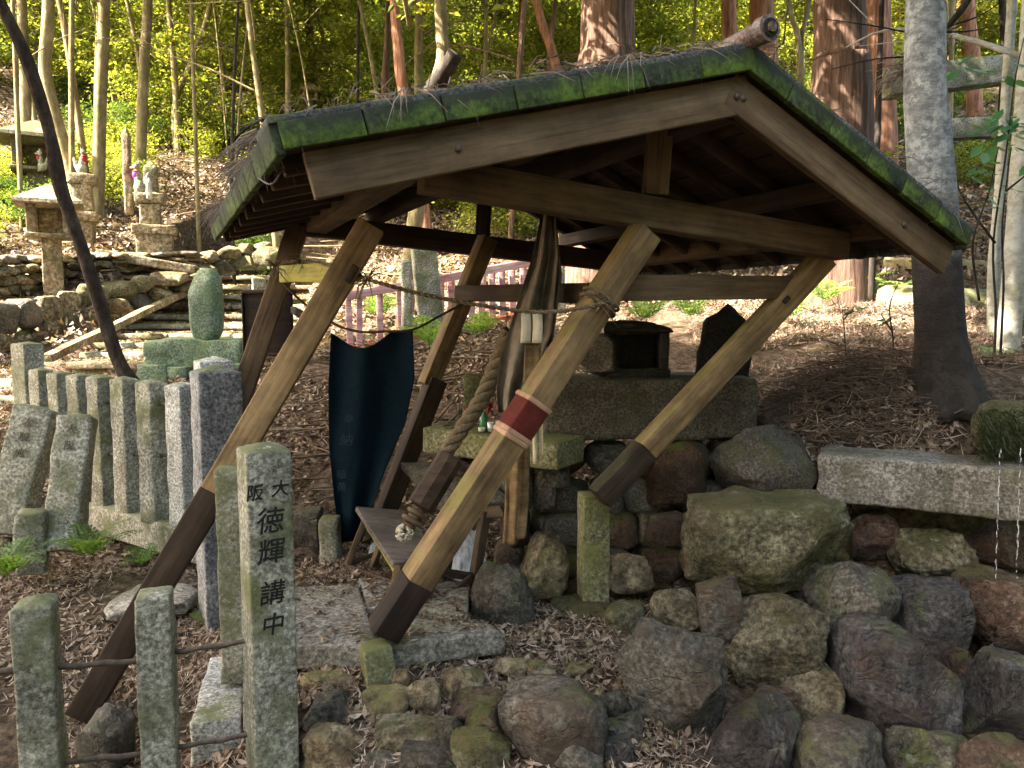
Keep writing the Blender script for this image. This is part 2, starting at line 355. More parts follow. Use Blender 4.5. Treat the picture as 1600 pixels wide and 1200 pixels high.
M['twig'] = plain('twig', (.09, .065, .045), .85)
M['rust'] = plain('rusty_iron', (.10, .075, .06), .7, .3, 40, .5, .002)
M['rope'] = plain('straw_rope', (.135, .098, .058), .9, 0, 60, .5, .004)
M['rope_dark'] = plain('old_cord', (.07, .05, .035), .9, 0, 60, .4)
M['navy'] = plain('navy_cloth', (.004, .011, .018), .95, 0, 40, .3, .002, .05)
M['drape'] = plain('drape', (.17, .135, .105), .9, 0, 12, .45, .004)
M['paper'] = plain('paper', (.50, .44, .34), .8, 0, 20, .2)
M['white_bag'] = plain('white_bag', (.55, .58, .66), .5, 0, 14, .35, .006)
M['ink'] = plain('ink', (.012, .012, .011), .8, 0, 60, .3)
M['carve'] = plain('carved_shadow', (.11, .105, .085), .95, 0, 60, .3)
M['faded'] = plain('faded_print', (.014, .026, .036), .9, 0, 30, .5)
M['red_cloth'] = plain('red_cloth', (.24, .02, .015), .8, 0, 20, .3)
M['band'] = plain('dark_red_band', (.085, .012, .008), .9, 0, 25, .35)
M['band_edge'] = plain('band_edge', (.34, .20, .13), .7, 0, 25, .35)
M['magenta'] = plain('magenta_bib', (.5, .02, .45), .7)
M['white'] = plain('white_paint', (.7, .7, .68), .6)
M['bottle'] = plain('green_glass', (.03, .16, .05), .15, 0, 10, .1, 0, .6)
def water_mat():
    m, nt, N, L, b = nodes('water_drop'); b.inputs['Base Color'].default_value = (.9, .93, 1, 1); b.inputs['Roughness'].default_value = .08
    b.inputs['Transmission Weight'].default_value = .6; b.inputs['IOR'].default_value = 1.33; return m
M['water'] = water_mat()
M['leaf_bright'] = leaf_mat('leaf_bright', [(0, (.05, .075, .018)), (.35, (.115, .15, .032)), (.7, (.19, .215, .05)), (1, (.29, .28, .09))], .6)
M['leaf_dark'] = leaf_mat('leaf_dark', [(0, (.020, .045, .012)), (.5, (.04, .08, .018)), (1, (.085, .13, .025))], .45)
M['leaf_canopy'] = leaf_mat('leaf_canopy', [(0, (.025, .055, .012)), (.5, (.05, .09, .018)), (1, (.09, .13, .025))], .35)
M['leaf_teal'] = leaf_mat('leaf_teal', [(0, (.03, .10, .05)), (.5, (.06, .16, .07)), (1, (.12, .22, .08))], .4, .3)
M['fern'] = leaf_mat('fern_frond', [(0, (.05, .11, .03)), (.5, (.10, .18, .05)), (1, (.18, .27, .09))], .5)
M['fern_pale'] = leaf_mat('fern_pale', [(0, (.10, .18, .08)), (.5, (.18, .28, .11)), (1, (.26, .36, .16))], .5)
M['litter'] = leaf_mat('leaf_litter', [(0, (.035, .026, .020)), (.3, (.10, .066, .046)), (.55, (.21, .15, .112)), (.8, (.38, .30, .24)), (1, (.62, .54, .46))], .12, .7)
M['needles'] = leaf_mat('dead_needles', [(0, (.05, .032, .026)), (.4, (.15, .10, .075)), (.75, (.35, .27, .225)), (1, (.64, .56, .50))], .1, .75)
M['roof_straw'] = leaf_mat('roof_straw', [(0, (.06, .045, .04)), (.5, (.16, .12, .11)), (1, (.34, .29, .27))], .1, .8)
M['mossy_hair'] = leaf_mat('moss_strands', [(0, (.010, .014, .006)), (.6, (.025, .035, .012)), (1, (.08, .10, .04))], .2, .5)
def ground_mat():
    m, nt, N, L, b = nodes('forest_floor'); co = obj_coord(nt, True)
    a = ntex(nt, co, .8, 6, .6); g = ntex(nt, co, 22, 9, .75); v = ntex(nt, co, 28, typ='vor', vec_scale=(1, 1.6, 1))
    c = ramp(nt, g, [(.30, (.018, .013, .010)), (.46, (.06, .043, .032)), (.58, (.13, .10, .075)), (.75, (.28, .225, .18))])
    c = mixc(nt, .45, c, ramp(nt, v, [(0, (.6, .55, .5)), (1, (1.5, 1.4, 1.4))]), 'MULTIPLY')
    mo = ramp(nt, a, [(.52, 0.0), (.66, .55)]); c = mixc(nt, math_(nt, 'MULTIPLY', mo, ramp(nt, g, [(.4, 0.0), (.6, 1.0)])), c, (.09, .11, .022))
    L.new(c, b.inputs['Base Color']); b.inputs['Roughness'].default_value = .95; b.inputs['Specular IOR Level'].default_value = .1
    L.new(bump(nt, b, g, 1.0, .03), b.inputs['Normal']); return m
M['ground'] = ground_mat()
M['flag'] = stone_mat('flagstone', (.13, .12, .105), (.20, .185, .165), (.29, .27, .24), moss=(.08, .08, .035), moss_amt=.2, upmoss=0, lichen_amt=.25, grain=60, bumpd=.006, rough=.6)

# ---------------------------------------------------------------- terrain
CP = [(0,1200,2.65),(110,1125,2.85),(300,1150,2.75),(420,1190,2.5),(0,900,3.9),(120,900,3.9),(220,905,3.75),(160,858,4.5),(260,893,4.05),(330,1040,3.15),
      (0,760,5.0),(20,700,5.6),(0,620,7.0),(110,575,7.4),(330,600,6.6),(240,610,6.6),(480,880,3.9),(520,800,4.4),(480,700,5.2),(480,570,6.6),
      (560,640,5.6),(700,560,6.5),(760,600,5.6),(700,515,8.0),(860,505,8.2),(560,545,7.8),(455,430,10.8),(540,400,12.0),(700,340,15.0),(840,400,11),
      (450,1050,2.80),(480,930,3.40),(700,1030,2.90),(800,1010,3.05),(900,1010,3.05),(700,1120,2.60),(560,1190,2.38),(880,1190,2.38),(1000,1190,2.38),
      (960,950,3.45),(1000,930,3.72),(1080,900,3.75),(870,925,3.8),(770,905,3.95),(1200,980,3.35),(1120,1090,2.85),(1300,1200,2.55),(1560,1200,2.55),(1440,980,3.3),(1560,900,3.5),(1300,860,3.7),
      (1210,655,4.25),(1260,692,3.95),(1420,692,3.85),(1560,700,3.75),(1300,600,4.9),(1300,540,5.9),(1300,450,8.5),(1200,500,7.2),(1000,475,8.6),(1480,450,8.0),(1590,560,5.2),(1420,405,10.2),
      (1500,330,12.5),(1590,330,12.0),(1560,230,16),(1440,200,19),(1300,200,20),(1000,260,17),
      (60,440,10.0),(150,400,10.6),(280,400,11.2),(280,300,15.5),(350,180,24),(160,330,13),(40,330,12.4),(20,240,16),(20,100,28),(220,200,22),(500,160,28),(560,300,17),
      (800,240,22),(800,90,38),(400,90,36),(1200,90,36),(1500,90,30),(100,30,42)]
pts = [P(*c) for c in CP]
pts += [Vector(p) for p in ((-3,-2,-.02),(0,-3,-.05),(3,-2,-.03),(0,1,.0),(-2,1,0),(2.2,1.2,.0),(-6,1,.35),(-6,-4,.1),(6,-4,.2),(7,2,1.1),(6,4.5,1.5),(-5.5,4,.7),(-9,6,1.6),(-12,0,1.2),(12,0,1.8),
        (-30,30,14),(-38,55,26),(0,58,30),(38,55,28),(30,30,13),(14,12,4.2),(22,20,9),(-16,12,4.6),(-22,20,9.5),(30,0,4),(-30,0,4))]
cx = np.array([[p.x, p.y] for p in pts]); cz = np.array([p.z for p in pts])
def U(r2): return np.where(r2 > 0, r2 * np.log(r2 + 1e-12), 0)
n = len(cx); K = U(((cx[:, None] - cx[None]) ** 2).sum(-1)) + np.diag(.006 * (1 + (cx[:, 1] / 4) ** 2))
Pm = np.c_[np.ones(n), cx]; A = np.block([[K, Pm], [Pm.T, np.zeros((3, 3))]])
sol = np.linalg.solve(A, np.r_[cz, np.zeros(3)]); TW, TA = sol[:n], sol[n:]
def gz(x, y):
    x = np.atleast_1d(np.asarray(x, float)); y = np.atleast_1d(np.asarray(y, float)); out = np.empty(len(x))
    for s in range(0, len(x), 20000):
        q = np.c_[x[s:s + 20000], y[s:s + 20000]]
        out[s:s + 20000] = U(((q[:, None] - cx[None]) ** 2).sum(-1)) @ TW + TA[0] + q @ TA[1:]
    return out
def step_z(Y): return P(300, 566 - 15 * np.clip((Y - 7.3) / .62, -1, 11), Y)
gz_raw = gz
_SK = np.arange(-1, 12); _SY = 7.3 + _SK * .62
_SZ = np.array([P(300, 566 - 15 * k, y).z for k, y in zip(_SK, _SY)])
def _sx(k): t = k / 10.0; return 100 + 215 * t, 430 + 110 * t
_SL = np.array([P(_sx(k)[0], 500, y).x for k, y in zip(_SK, _SY)]); _SR = np.array([P(_sx(k)[1], 500, y).x for k, y in zip(_SK, _SY)])
def gz(x, y):
    x = np.atleast_1d(np.asarray(x, float)); y = np.atleast_1d(np.asarray(y, float)); z = gz_raw(x, y)
    zs = np.interp(y, _SY, _SZ) - .22; l = np.interp(y, _SY, _SL); r = np.interp(y, _SY, _SR)
    f = np.clip(np.minimum(x - l + .1, r - x + .1) / .25, 0, 1) * ((y > 7.1) & (y < 14.1))
    return z * (1 - f) + np.minimum(z, zs) * f + np.where(f > 0, (np.minimum(zs, z + 9) - np.minimum(z, zs)) * f * .0, 0)
def gz1(x, y): return float(gz(x, y)[0])
def G(px, Y, dz=0.0):
    """ground point at pixel column px and distance Y"""
    x = P(px, 495, Y).x; return Vector((x, Y, gz1(x, Y) + dz))
u = np.linspace(-1, 1, 301); xs = np.sinh(u * 3.2) / math.sinh(3.2) * 42 + .6
w = np.linspace(0, 1, 341); ys = -7 + (np.sinh((w * 1.9 - .55) * 2.6) - math.sinh(-.55 * 2.6)) / (math.sinh(1.35 * 2.6) - math.sinh(-.55 * 2.6)) * 66
def amp_(b): return .012 if b < 4.2 else min(.09, .012 + (b - 4.2) * .02)
XX, YY = np.meshgrid(xs, ys); zz = gz(XX.ravel(), YY.ravel())
def fbm(x, y, s): return mn.fractal(Vector((x * s, y * s, 3.1)), 1.0, 2.0, 4)
zz = zz + np.array([fbm(a, b, 1.3) * amp_(b) for a, b in zip(XX.ravel(), YY.ravel())])
nx_, ny_ = len(xs), len(ys); ii = np.arange((nx_) * (ny_)).reshape(ny_, nx_)
Fq = np.stack([ii[:-1, :-1], ii[:-1, 1:], ii[1:, 1:], ii[1:, :-1]], -1).reshape(-1, 4)
g = make('ground', np_mesh('ground', np.c_[XX.ravel(), YY.ravel(), zz], Fq, True), M['ground']); g['kind'] = 'structure'

# ---------------------------------------------------------------- rocks
_ico = {}
def ico(n):
    if n not in _ico:
        bm = bmesh.new(); bmesh.ops.create_icosphere(bm, subdivisions=n, radius=1)
        _ico[n] = (np.array([v.co[:] for v in bm.verts]), np.array([[v.index for v in f.verts] for f in bm.faces])); bm.free()
    return _ico[n]
def rock_mesh(name, sx, sy, sz, seed, sub=4, facets=11, boxy=.75, amp=.066, flat=.96, top_flat=None, smooth=True, mat=None, dmin=.6):
    V, Fs = ico(sub); V = V.copy(); r = np.random.default_rng(seed)
    V = np.sign(V) * np.abs(V) ** boxy; V /= np.maximum(1e-6, (np.abs(V) ** 3.5).sum(1, keepdims=True) ** (1 / 3.5))
    for k in range(facets):
        nn = r.normal(size=3); nn /= np.linalg.norm(nn); d = r.uniform(dmin, .92)
        e = np.maximum(0, V @ nn - d); V = V - np.outer(e * flat, nn)
    if top_flat is not None:
        V[:, 2] = np.where(V[:, 2] > top_flat, top_flat + (V[:, 2] - top_flat) * .12, V[:, 2])
    for i in range(len(V)):
        p = V[i]; q = Vector(p * 1.4 + seed); 
        dn = mn.fractal(q, .85, 2.1, 5 if sub > 3 else 3)
        if sub > 3: dn += .9 * (abs(mn.noise(Vector((q.x * 1.5, q.y * 1.5, q.z * 3.2)))) - .2) + .35 * abs(mn.noise(q * 5.1))
        if sub > 3:
            vd = mn.voronoi(Vector((q.x * .9, q.y * .9, q.z * 1.4)))[0]; dn -= 1.1 * max(0, .22 - (vd[1] - vd[0])) ; dn += .5 * (vd[0] - .4)
        V[i] = p * (1 + amp * 1.5 * dn)
    lo, hi = V.min(0), V.max(0); V = (V - (lo + hi) / 2) / ((hi - lo) / 2)
    V *= np.array([sx, sy, sz]) / 2
    me = np_mesh(name, V, Fs, smooth)
    return me
def rock_px(name, x0, y0, x1, y1, Y, mat, seed, parent=None, label=None, depth=None, rot=0.0, **kw):
    a = P(x0, (y0 + y1) / 2, Y); b = P(x1, (y0 + y1) / 2, Y); t = P((x0 + x1) / 2, y0, Y); d = P((x0 + x1) / 2, y1, Y)
    sx = (b - a).length; sz = (t - d).length; dep = depth or (sx + sz) * .45; c = (a + b) / 2; c.z = (t.z + d.z) / 2
    me = rock_mesh(name, sx, dep, sz, seed, **kw)
    return make(name, me, M[mat], Matrix.Translation(c + Vector((0, dep * .15, 0))) @ Matrix.Rotation(rot, 4, 'Y'), parent, label)

# boulder retaining wall on the right
bw = thing('boulder_wall', 'retaining wall of piled round boulders below the long carved stone slab', 'stone wall', G(1300, 3.0))
BS = [(1070,775,1334,950,3.25,'rock_moss','largest mossy green boulder with a flat top',dict(facets=7,boxy=.62,top_flat=.7,sub=5,dmin=.78)),
 (1335,803,1404,880,3.55,'rock_brown','small round brown boulder under the carved slab',dict(facets=4)),
 (1403,833,1530,920,3.4,'rock_tan','pale topped boulder',dict(facets=8)),
 (1500,818,1640,910,3.55,'rock_brown','wet red brown boulder under the dripping end of the slab',dict(facets=4)),
 (1270,881,1410,1037,3.05,'rock_grey','pointed grey boulder',dict(facets=9)),
 (1403,911,1536,1044,3.1,'rock_blue','blue grey boulder with a flat slanting top',dict(facets=9,top_flat=.6)),
 (1503,903,1660,1037,3.1,'rock_brown',None,dict(facets=9,top_flat=.7)),
 (1122,938,1292,1094,2.95,'rock_tan','speckled yellow grey boulder',dict(facets=8,boxy=.65,sub=5,dmin=.7)),
 (1090,905,1162,1003,3.0,'rock_grey',None,dict(facets=9)),
 (963,968,1140,1192,2.65,'rock_grey','big dark boulder with a rusty base',dict(facets=11)),
 (1320,983,1500,1194,2.75,'rock_blue','big purple grey egg shaped boulder',dict(facets=10,sub=5,dmin=.72)),
 (1500,1023,1660,1200,2.75,'rock_blue','wet flat topped boulder under the dripping water',dict(facets=9,top_flat=.7)),
 (1228,1046,1324,1164,2.8,'rock_tan',None,dict(facets=9)),
 (1098,1100,1262,1240,2.5,'rock_blue',None,dict(facets=9)),
 (1246,1146,1400,1280,2.45,'rock_grey',None,dict(facets=9)),
 (1108,668,1282,788,3.8,'slab_dark','dark squared boulder under the altar corner',dict(facets=7,boxy=.6)),
 (1180,630,1275,690,4.15,'rock_brown',None,dict(facets=7)),
 (1008,800,1078,852,3.6,'rock_rust',None,dict(facets=8)),
 (950,868,1022,928,3.55,'rock_warm','small squared ochre stone',dict(facets=4,boxy=.5)),
 (1008,690,1106,795,3.85,'rock_rust','orange brown stone beneath the altar',dict(facets=8)),
 (1020,925,1112,1005,3.15,'rock_tan',None,dict(facets=8)),
 (945,945,1010,1000,3.2,'rock_moss',None,dict(facets=8)),
 (1400,1150,1520,1290,2.5,'rock_grey',None,dict(facets=8)),
 (1500,1170,1640,1290,2.4,'rock_brown',None,dict(facets=8)),
 (1060,830,1110,900,3.55,'rock_brown',None,dict(facets=8)),
 (1330,870,1400,930,3.6,'rock_brown',None,dict(facets=6)),
 (1395,800,1520,850,3.75,'slab_dark',None,dict(facets=6)),
 (1280,790,1345,860,3.75,'rock_brown',None,dict(facets=6)),
 (1310,1020,1345,1070,2.95,'rock_brown',None,dict(facets=6)),
 (1180,1080,1250,1130,2.8,'rock_brown',None,dict(facets=6)),
 (1480,1020,1530,1080,2.95,'rock_brown',None,dict(facets=6))]
for i, (x0, y0, x1, y1, Y, mt, lb, kw) in enumerate(BS):
    if x1 - x0 > 110 and 'dmin' not in kw: kw = dict(kw, sub=5, facets=kw.get('facets', 8) + 4)
    rock_px('boulder', x0, y0, x1, y1, Y, mt, 20 + i, bw, lb, **kw)

# loose rocks and kerb stones at the front
def lrock(name, box, Y, mt, seed, label, cat='rock', group=None, **kw):
    o = rock_px(name, *box, Y, mt, seed, **kw); tag(o, label, cat, group); return o
lrock('standing_rock', (733,884,836,1026), 3.3, 'rock_grey', 71, 'upright grey egg shaped rock standing beside the trestle legs', facets=2, boxy=.8, depth=.26, dmin=.9, amp=.10)
lrock('rock', (806,836,890,940), 3.65, 'rock_warm', 72, 'smooth brown leaning rock behind the upright grey egg shaped rock', facets=6)
lrock('base_rock', (856,942,962,1026), 3.36, 'rock_moss', 73, 'low mossy boulder under the short inscribed stone post', facets=5, top_flat=.5)
kerb = thing('rubble_kerb', 'broken row of kerb stones along the front edge of the flagstones', 'kerb', G(760, 2.45))
KS = [((580,1125,724,1192),2.46,'rock_tan',dict(facets=5,boxy=.5),'long flat mossy kerb stone'),((722,1112,788,1192),2.5,'rock_brown',dict(facets=8),None),
 ((776,1082,954,1215),2.42,'rock_grey',dict(facets=9),'large rough grey kerb stone'),((470,1142,584,1225),2.42,'rock_warm',dict(facets=6,boxy=.6),None),
 ((608,1164,722,1240),2.36,'rock_grey',dict(facets=6),None),((700,1150,800,1240),2.38,'rock_moss',dict(facets=6),None),((560,1186,640,1250),2.34,'rock_grey',dict(facets=6),None),((930,1120,1010,1200),2.5,'rock_grey',dict(facets=7),None),((560,1082,640,1132),2.6,'rock_warm',dict(facets=6),None),((470,1086,556,1146),2.6,'rock_grey',dict(facets=6),None),((858,1158,948,1240),2.34,'rock_grey',dict(facets=9),None),((942,1152,990,1225),2.38,'rock_blue',dict(facets=9),None),
 ((632,1066,690,1122),2.62,'rock_warm',dict(facets=6,boxy=.55),None),((688,1050,758,1092),2.68,'rock_warm',dict(facets=6),None),((614,1048,642,1088),2.7,'rock_warm',dict(facets=5),None),
 ((770,1030,830,1058),2.82,'rock_warm',dict(facets=6),None),((822,1036,870,1062),2.8,'rock_warm',dict(facets=6),None),((700,1085,790,1135),2.58,'rock_brown',dict(facets=8),None),
 ((940,1080,985,1130),2.6,'rock_grey',dict(facets=8),None),((468,1050,560,1082),2.75,'rock_warm',dict(facets=6),None),((880,1040,930,1060),2.85,'rock_warm',dict(facets=6),None)]
for i, (bx, Y, mt, kw, lb) in enumerate(KS): rock_px('stone', *bx, Y, mt, 90 + i, kerb, lb, **dict(dict(boxy=.5, dmin=.7), **kw))
peb = MB()
rr = random.Random(3); V0, F0 = ico(1)
for i in range(420):
    px = rr.uniform(470, 1080); Y = rr.uniform(2.35, 3.3); p = G(px, Y); s = rr.uniform(.006, .022)
    Mx = Matrix.Translation(p + Vector((0, 0, s * .3))) @ Euler((rr.random() * 6, rr.random() * 6, rr.random() * 6)).to_matrix().to_4x4()
    peb.add([Mx @ Vector((v[0] * s * rr.uniform(.8, 1.6), v[1] * s * rr.uniform(.8, 1.3), v[2] * s * .7)) for v in V0], F0)
pb = make('gravel', peb.mesh('gravel', False), M['rock_warm'], kind='stuff'); tag(pb, 'small stone chips scattered over the ground in front of the flagstones', 'gravel')
del pb['category']; pb['category'] = 'gravel'

# paving slabs under the shelter
pv = thing('flagstone_paving', 'flat stone slabs paving the floor under the collapsed shelter', 'paving', P(620, 990, 3.1))
for i, (q, ) in enumerate([(((425,948,3.35),(560,940,3.4),(590,1058,2.79),(425,1062,2.77)),), (((560,925,3.5),(640,935,3.45),(660,975,3.2),(575,985,3.15)),), (((605,985,3.14),(730,1000,3.05),(790,1022,2.93),(596,1056,2.79)),),
        (((380,1060,2.76),(425,1062,2.76),(430,1130,2.55),(380,1130,2.55)),), (((640,915,3.6),(735,930,3.5),(730,995,3.1),(650,975,3.2)),)]):
    c = [P(*a) for a in q]; zc = max(gz1(v.x * f_ + .25 * (1 - f_) * sum(w.x for w in c), v.y * f_ + .25 * (1 - f_) * sum(w.y for w in c)) for v in c for f_ in (1, .5))
    mid = sum(c, Vector()) / 4; sx = (c[1] - c[0]).length; bm = bmesh.new()
    top = [bm.verts.new((v.x - mid.x, v.y - mid.y, 0.02 + (v.z - mid.z) * .3)) for v in c]; bot = [bm.verts.new((v.x - mid.x, v.y - mid.y, -.08)) for v in c]
    bm.faces.new(top[::-1]); bm.faces.new(bot)
    for k in range(4): bm.faces.new((top[k], top[(k + 1) % 4], bot[(k + 1) % 4], bot[k]))
    bmesh.ops.recalc_face_normals(bm, faces=bm.faces); bmesh.ops.bevel(bm, geom=list(bm.edges), offset=.012, segments=2, affect='EDGES', profile=.6)
    me = bpy.data.meshes.new('slab'); bm.to_mesh(me); bm.free()
    make('slab', me, M['flag'], Matrix.Translation(Vector((mid.x, mid.y, zc + .012 + i * .003))), pv)

# ---------------------------------------------------------------- carved cap slab, altar and its wall
def slab_between(name, a, b, h, d, mat, parent=None, label=None, amp=.003, r=.008, n=None, seed=1):
    """a,b = upper front corners; box hangs down h and runs d away from the viewer"""
    x = (b - a); L = x.length; x.normalize(); y = Vector((-x.y, x.x, 0)).normalized(); z = x.cross(y)
    M4 = Matrix((x, y, z)).transposed().to_4x4(); M4.translation = (a + b) / 2 + y * d / 2 - z * h / 2
    me = rbox(name, L, d, h, r=r, n=n or (max(3, int(L / .06)), 4, 6), amp=amp, nscale=9, seed=seed)
    return make(name, me, mat, M4, parent, label), M4, L
cs, cM, cL = slab_between('carved_slab', P(1278,711,3.6), P(1680,741,3.16), .222, .34, M['granite_brown'], n=(22, 5, 8), amp=.008, r=.012)
tag(cs, 'long grey stone slab with worn carved characters lying on the boulder wall', 'stone slab')
def glyph(name, ch, size, M4, mat, parent, offset=.0, ext=.0012, label=None):
    cu = bpy.data.curves.new(name, 'FONT'); cu.body = ch; cu.size = size; cu.align_x = 'CENTER'; cu.align_y = 'CENTER'
    cu.offset = offset; cu.extrude = ext; cu.materials.append(mat); cu.shear = .12
    o = bpy.data.objects.new(name, cu); COL.objects.link(o); put(o, M4, parent)
    if label: o['label'] = label
    return o
# shallow worn columns of characters on the slab's face
FR = Matrix(((1,0,0,0),(0,0,-1,0),(0,1,0,0),(0,0,0,1)))   # text plane XY -> XZ facing -Y
for k, col in enumerate(['奉納世話人', '大阪講中', '昭和年月', '一金百円', '石工']):
    for j, ch in enumerate(col[:4]):
        glyph('character', ch, .05, cM @ Matrix.Translation((-.28 + .11 * k + .1, -.17 - .001, .072 - j * .05)) @ FR, M['carve'], cs, ext=.0004)

al = thing('stone_altar', 'dark stone altar of two long blocks on a rough stone base behind the leaning posts', 'altar', G(1010, 4.1))
slab_between('altar_block', P(850,594,3.92), P(1184,592,4.0), .317, .5, M['slab_dark'], al, seed=4, amp=.012, r=.014, n=(18, 6, 8))
# base courses
rr = random.Random(11); k = 0
for (yt, yb) in ((690,742),(742,800),(800,855),(855,905),(900,948)):
    x = 845
    while x < (1120 if yt < 840 else 1085):
        w_ = rr.uniform(45, 95)
        rock_px('stone', x, yt + rr.uniform(-3, 3), x + w_ + 4, yb + 5, 4.02 - (yt - 690) * .0012 + rr.uniform(-.05, .05), rr.choice(['slab_dark', 'slab_dark', 'rock_brown', 'rock_rust', 'rock_grey']), 200 + k, al, None, depth=.3, sub=3, boxy=.5, facets=5, flat=.7)
        x += w_; k += 1
# things on the altar
hk = thing('stone_shrine', 'small black stone house shrine standing on the altar', 'shrine', P(1000,585,4.15))
a = P(956,517,4.1); b = P(1044,517,4.1)
W_ = (b - a).x; H_ = a.z - P(956,586,4.1).z
def vbox(name, x0, y0, x1, y1, Y, d, mat, parent=None, amp=.004, seed=1, label=None, r=.008, n=(3, 3, 3), **kw):
    a = P(x0, y0, Y); b = P(x1, y1, Y)
    me = rbox(name, abs(b.x - a.x), d, abs(a.z - b.z), r=r, n=n, amp=amp, nscale=8, seed=seed, **kw)
    return make(name, me, mat, Matrix.Translation(Vector(((a.x + b.x) / 2, Y + d / 2, (a.z + b.z) / 2))), parent, label)
vbox('wall', 956,515,968,586, 4.1, .26, M['charcoal'], hk); vbox('wall', 1032,515,1045,586, 4.1, .26, M['charcoal'], hk, seed=2)
vbox('wall', 968,520,1032,584, 4.3, .05, M['charcoal'], hk, seed=4); vbox('base', 950,576,1048,590, 4.08, .32, M['charcoal'], hk, seed=5)
rock_px('roof', 940,500,1048,524, 4.14, 'charcoal', 301, hk, None, depth=.34, facets=5, boxy=.5)
lrock('broken_stone', (898,520,965,592), 4.1, 'slab_dark', 302, 'rough broken stone leaning against the black stone shrine', facets=9)
lrock('stone', (978,503,1016,524), 4.3, 'charcoal', 303, 'small pointed stone on top of the black stone shrine', 'stone', facets=9)
a = P(1085,470,4.25); b = P(1180,592,4.25); o = make('leaning_stele', rbox('leaning_stele', (b.x - a.x) * .9, .10, (a.z - b.z) - .13, r=.02, n=(6, 2, 8), amp=.02, nscale=7, cap=.12, taper=.75, seed=9), M['charcoal'], Matrix.Translation(((a.x + b.x) / 2, 4.25, (a.z + b.z) / 2 - .06)) @ Matrix.Rotation(R(5), 4, 'Y')); tag(o, 'dark pointed stele at the right end of the altar behind the leaning beam', 'stele')

# offering shelf
sh, sM, sL = slab_between('offering_slab', P(660,668,4.0), P(872,694,3.6), .13, .3, M['granite_yellow'])
sh.data.materials[0] = M['granite_yellow']; tag(sh, 'mossy stone slab holding small offerings left of the altar', 'stone slab')
bl = vbox('stone_block', 724,585,760,656, 4.15, .12, M['granite_yellow'], None, seed=7); tag(bl, 'bright green mossy stone block standing behind the offering slab', 'stone block')
sw = thing('rubble_base', 'low dark rubble base under the offering slab', 'stone wall', G(760, 3.9)); rr = random.Random(5)
k = 0
for (yt, yb, xa, xb) in ((712,765,700,880),(735,790,760,870),(785,850,780,900),(845,905,770,890),(895,935,800,880)):
    x = xa
    while x < xb:
        w_ = rr.uniform(40, 75); rock_px('stone', x, yt + rr.uniform(-3, 6), x + w_ + 4, yb + 8, 3.95 + rr.uniform(-.05, .05), rr.choice(['slab_dark', 'rock_grey', 'rock_brown']), 240 + k, sw, None, depth=.3, sub=3, boxy=.55, facets=6)
        x += w_; k += 1
def lathe(name, prof, mat, loc, parent=None, seg=16, M4=None):
    V = []; Fs = []
    for (r_, z) in prof:
        for k in range(seg):
            a = 2 * math.pi * k / seg; V.append((r_ * math.cos(a), r_ * math.sin(a), z))
    for i in range(len(prof) - 1):
        for k in range(seg):
            a = i * seg + k; b = i * seg + (k + 1) % seg; Fs.append((a, b, b + seg, a + seg))
    return make(name, mesh_list(name, V, Fs), mat, M4 or Matrix.Translation(Vector(loc)), parent)
top = lambda px, Y=3.85: Vector((P(px, 680, Y).x, Y + .05, P(px, 676, Y).z))
bt = thing('sake_bottle', 'small green bottle with a pale cap among the offerings', 'bottle', top(755))
L0 = top(755); lathe('body', [(0, 0), (.021, 0), (.023, .01), (.023, .07), (.010, .095), (.009, .105)], M['bottle'], L0, bt)
lathe('cap', [(.0105, .0), (.0105, .018), (0, .018)], M['white'], L0 + Vector((0, 0, .103)), bt)
c_ = lathe('offering_cup', [(0, 0), (.013, 0), (.016, .045), (.013, .045), (.012, .01)], M['white'], top(766, 3.78)); tag(c_, 'small white cup beside the green bottle', 'cup')
c_ = lathe('offering_dish', [(0, 0), (.016, 0), (.018, .018), (.013, .018), (.010, .006), (0, .005)], M['white'], top(752, 3.76)); tag(c_, 'tiny white dish in front of the green bottle', 'dish')
c_ = lathe('offering_bowl', [(0, 0), (.03, 0), (.05, .028), (.045, .028), (.03, .008), (0, .006)], M['slab_dark'], top(705, 3.98)); tag(c_, 'flat dark bowl on the left end of the offering slab', 'bowl')
for (px, py, lb) in ((735, 640, 'red ribbon cluster left of the rope among the offerings'), (764, 636, 'small red figure behind the green bottle')):
    mb = MB(); c0 = P(px, py, 3.95); rr = random.Random(px)
    for i in range(14):
        d = Vector((rr.uniform(-1, 1) * .45, rr.uniform(-.5, .5) * .4, rr.uniform(-1, 1))).normalized() * rr.uniform(.02, .05)
        mb.tube([c0, c0 + d * .6, c0 + d + Vector((0, 0, -.01))], [.009, .006, .002], 5)
    o = make('red_offering', mb.mesh('red_offering'), M['red_cloth']); tag(o, lb, 'ribbon')

# ---------------------------------------------------------------- the collapsed shelter
hut = thing('shrine_shelter', 'collapsed wooden shelter with leaning posts and a mossy tiled gable roof', 'shelter', P(800, 1000, 3.3))
RT = Vector((.834, 2.75, 2.483)); RR = (Matrix.Rotation(.432, 3, 'Z') @ Matrix.Rotation(.077, 3, 'Y') @ Matrix.Rotation(-.003, 3, 'X'))
HM = Matrix.Translation(RT) @ RR.to_4x4()
def H(x, y, z): return HM @ Vector((x, y, z))
WL, HL, WR, HR, LL = 1.568, .54, 1.248, .476, 2.42
hz = HM.to_3x3() @ Vector((0, 0, 1)); hy = HM.to_3x3() @ Vector((0, 1, 0))
def hbeam(name, a, b, w, h, mat, **kw): return beam(name, H(*a), H(*b), w, h, mat, hut, up=hz, **kw)
nL = Vector((-WL, 0, -HL)).normalized(); nR = Vector((WR, 0, -HR)).normalized()
upL = Vector((nL.z, 0, -nL.x)) if -nL.x > 0 else Vector((-nL.z, 0, nL.x)); upR = Vector((-nR.z, 0, nR.x))
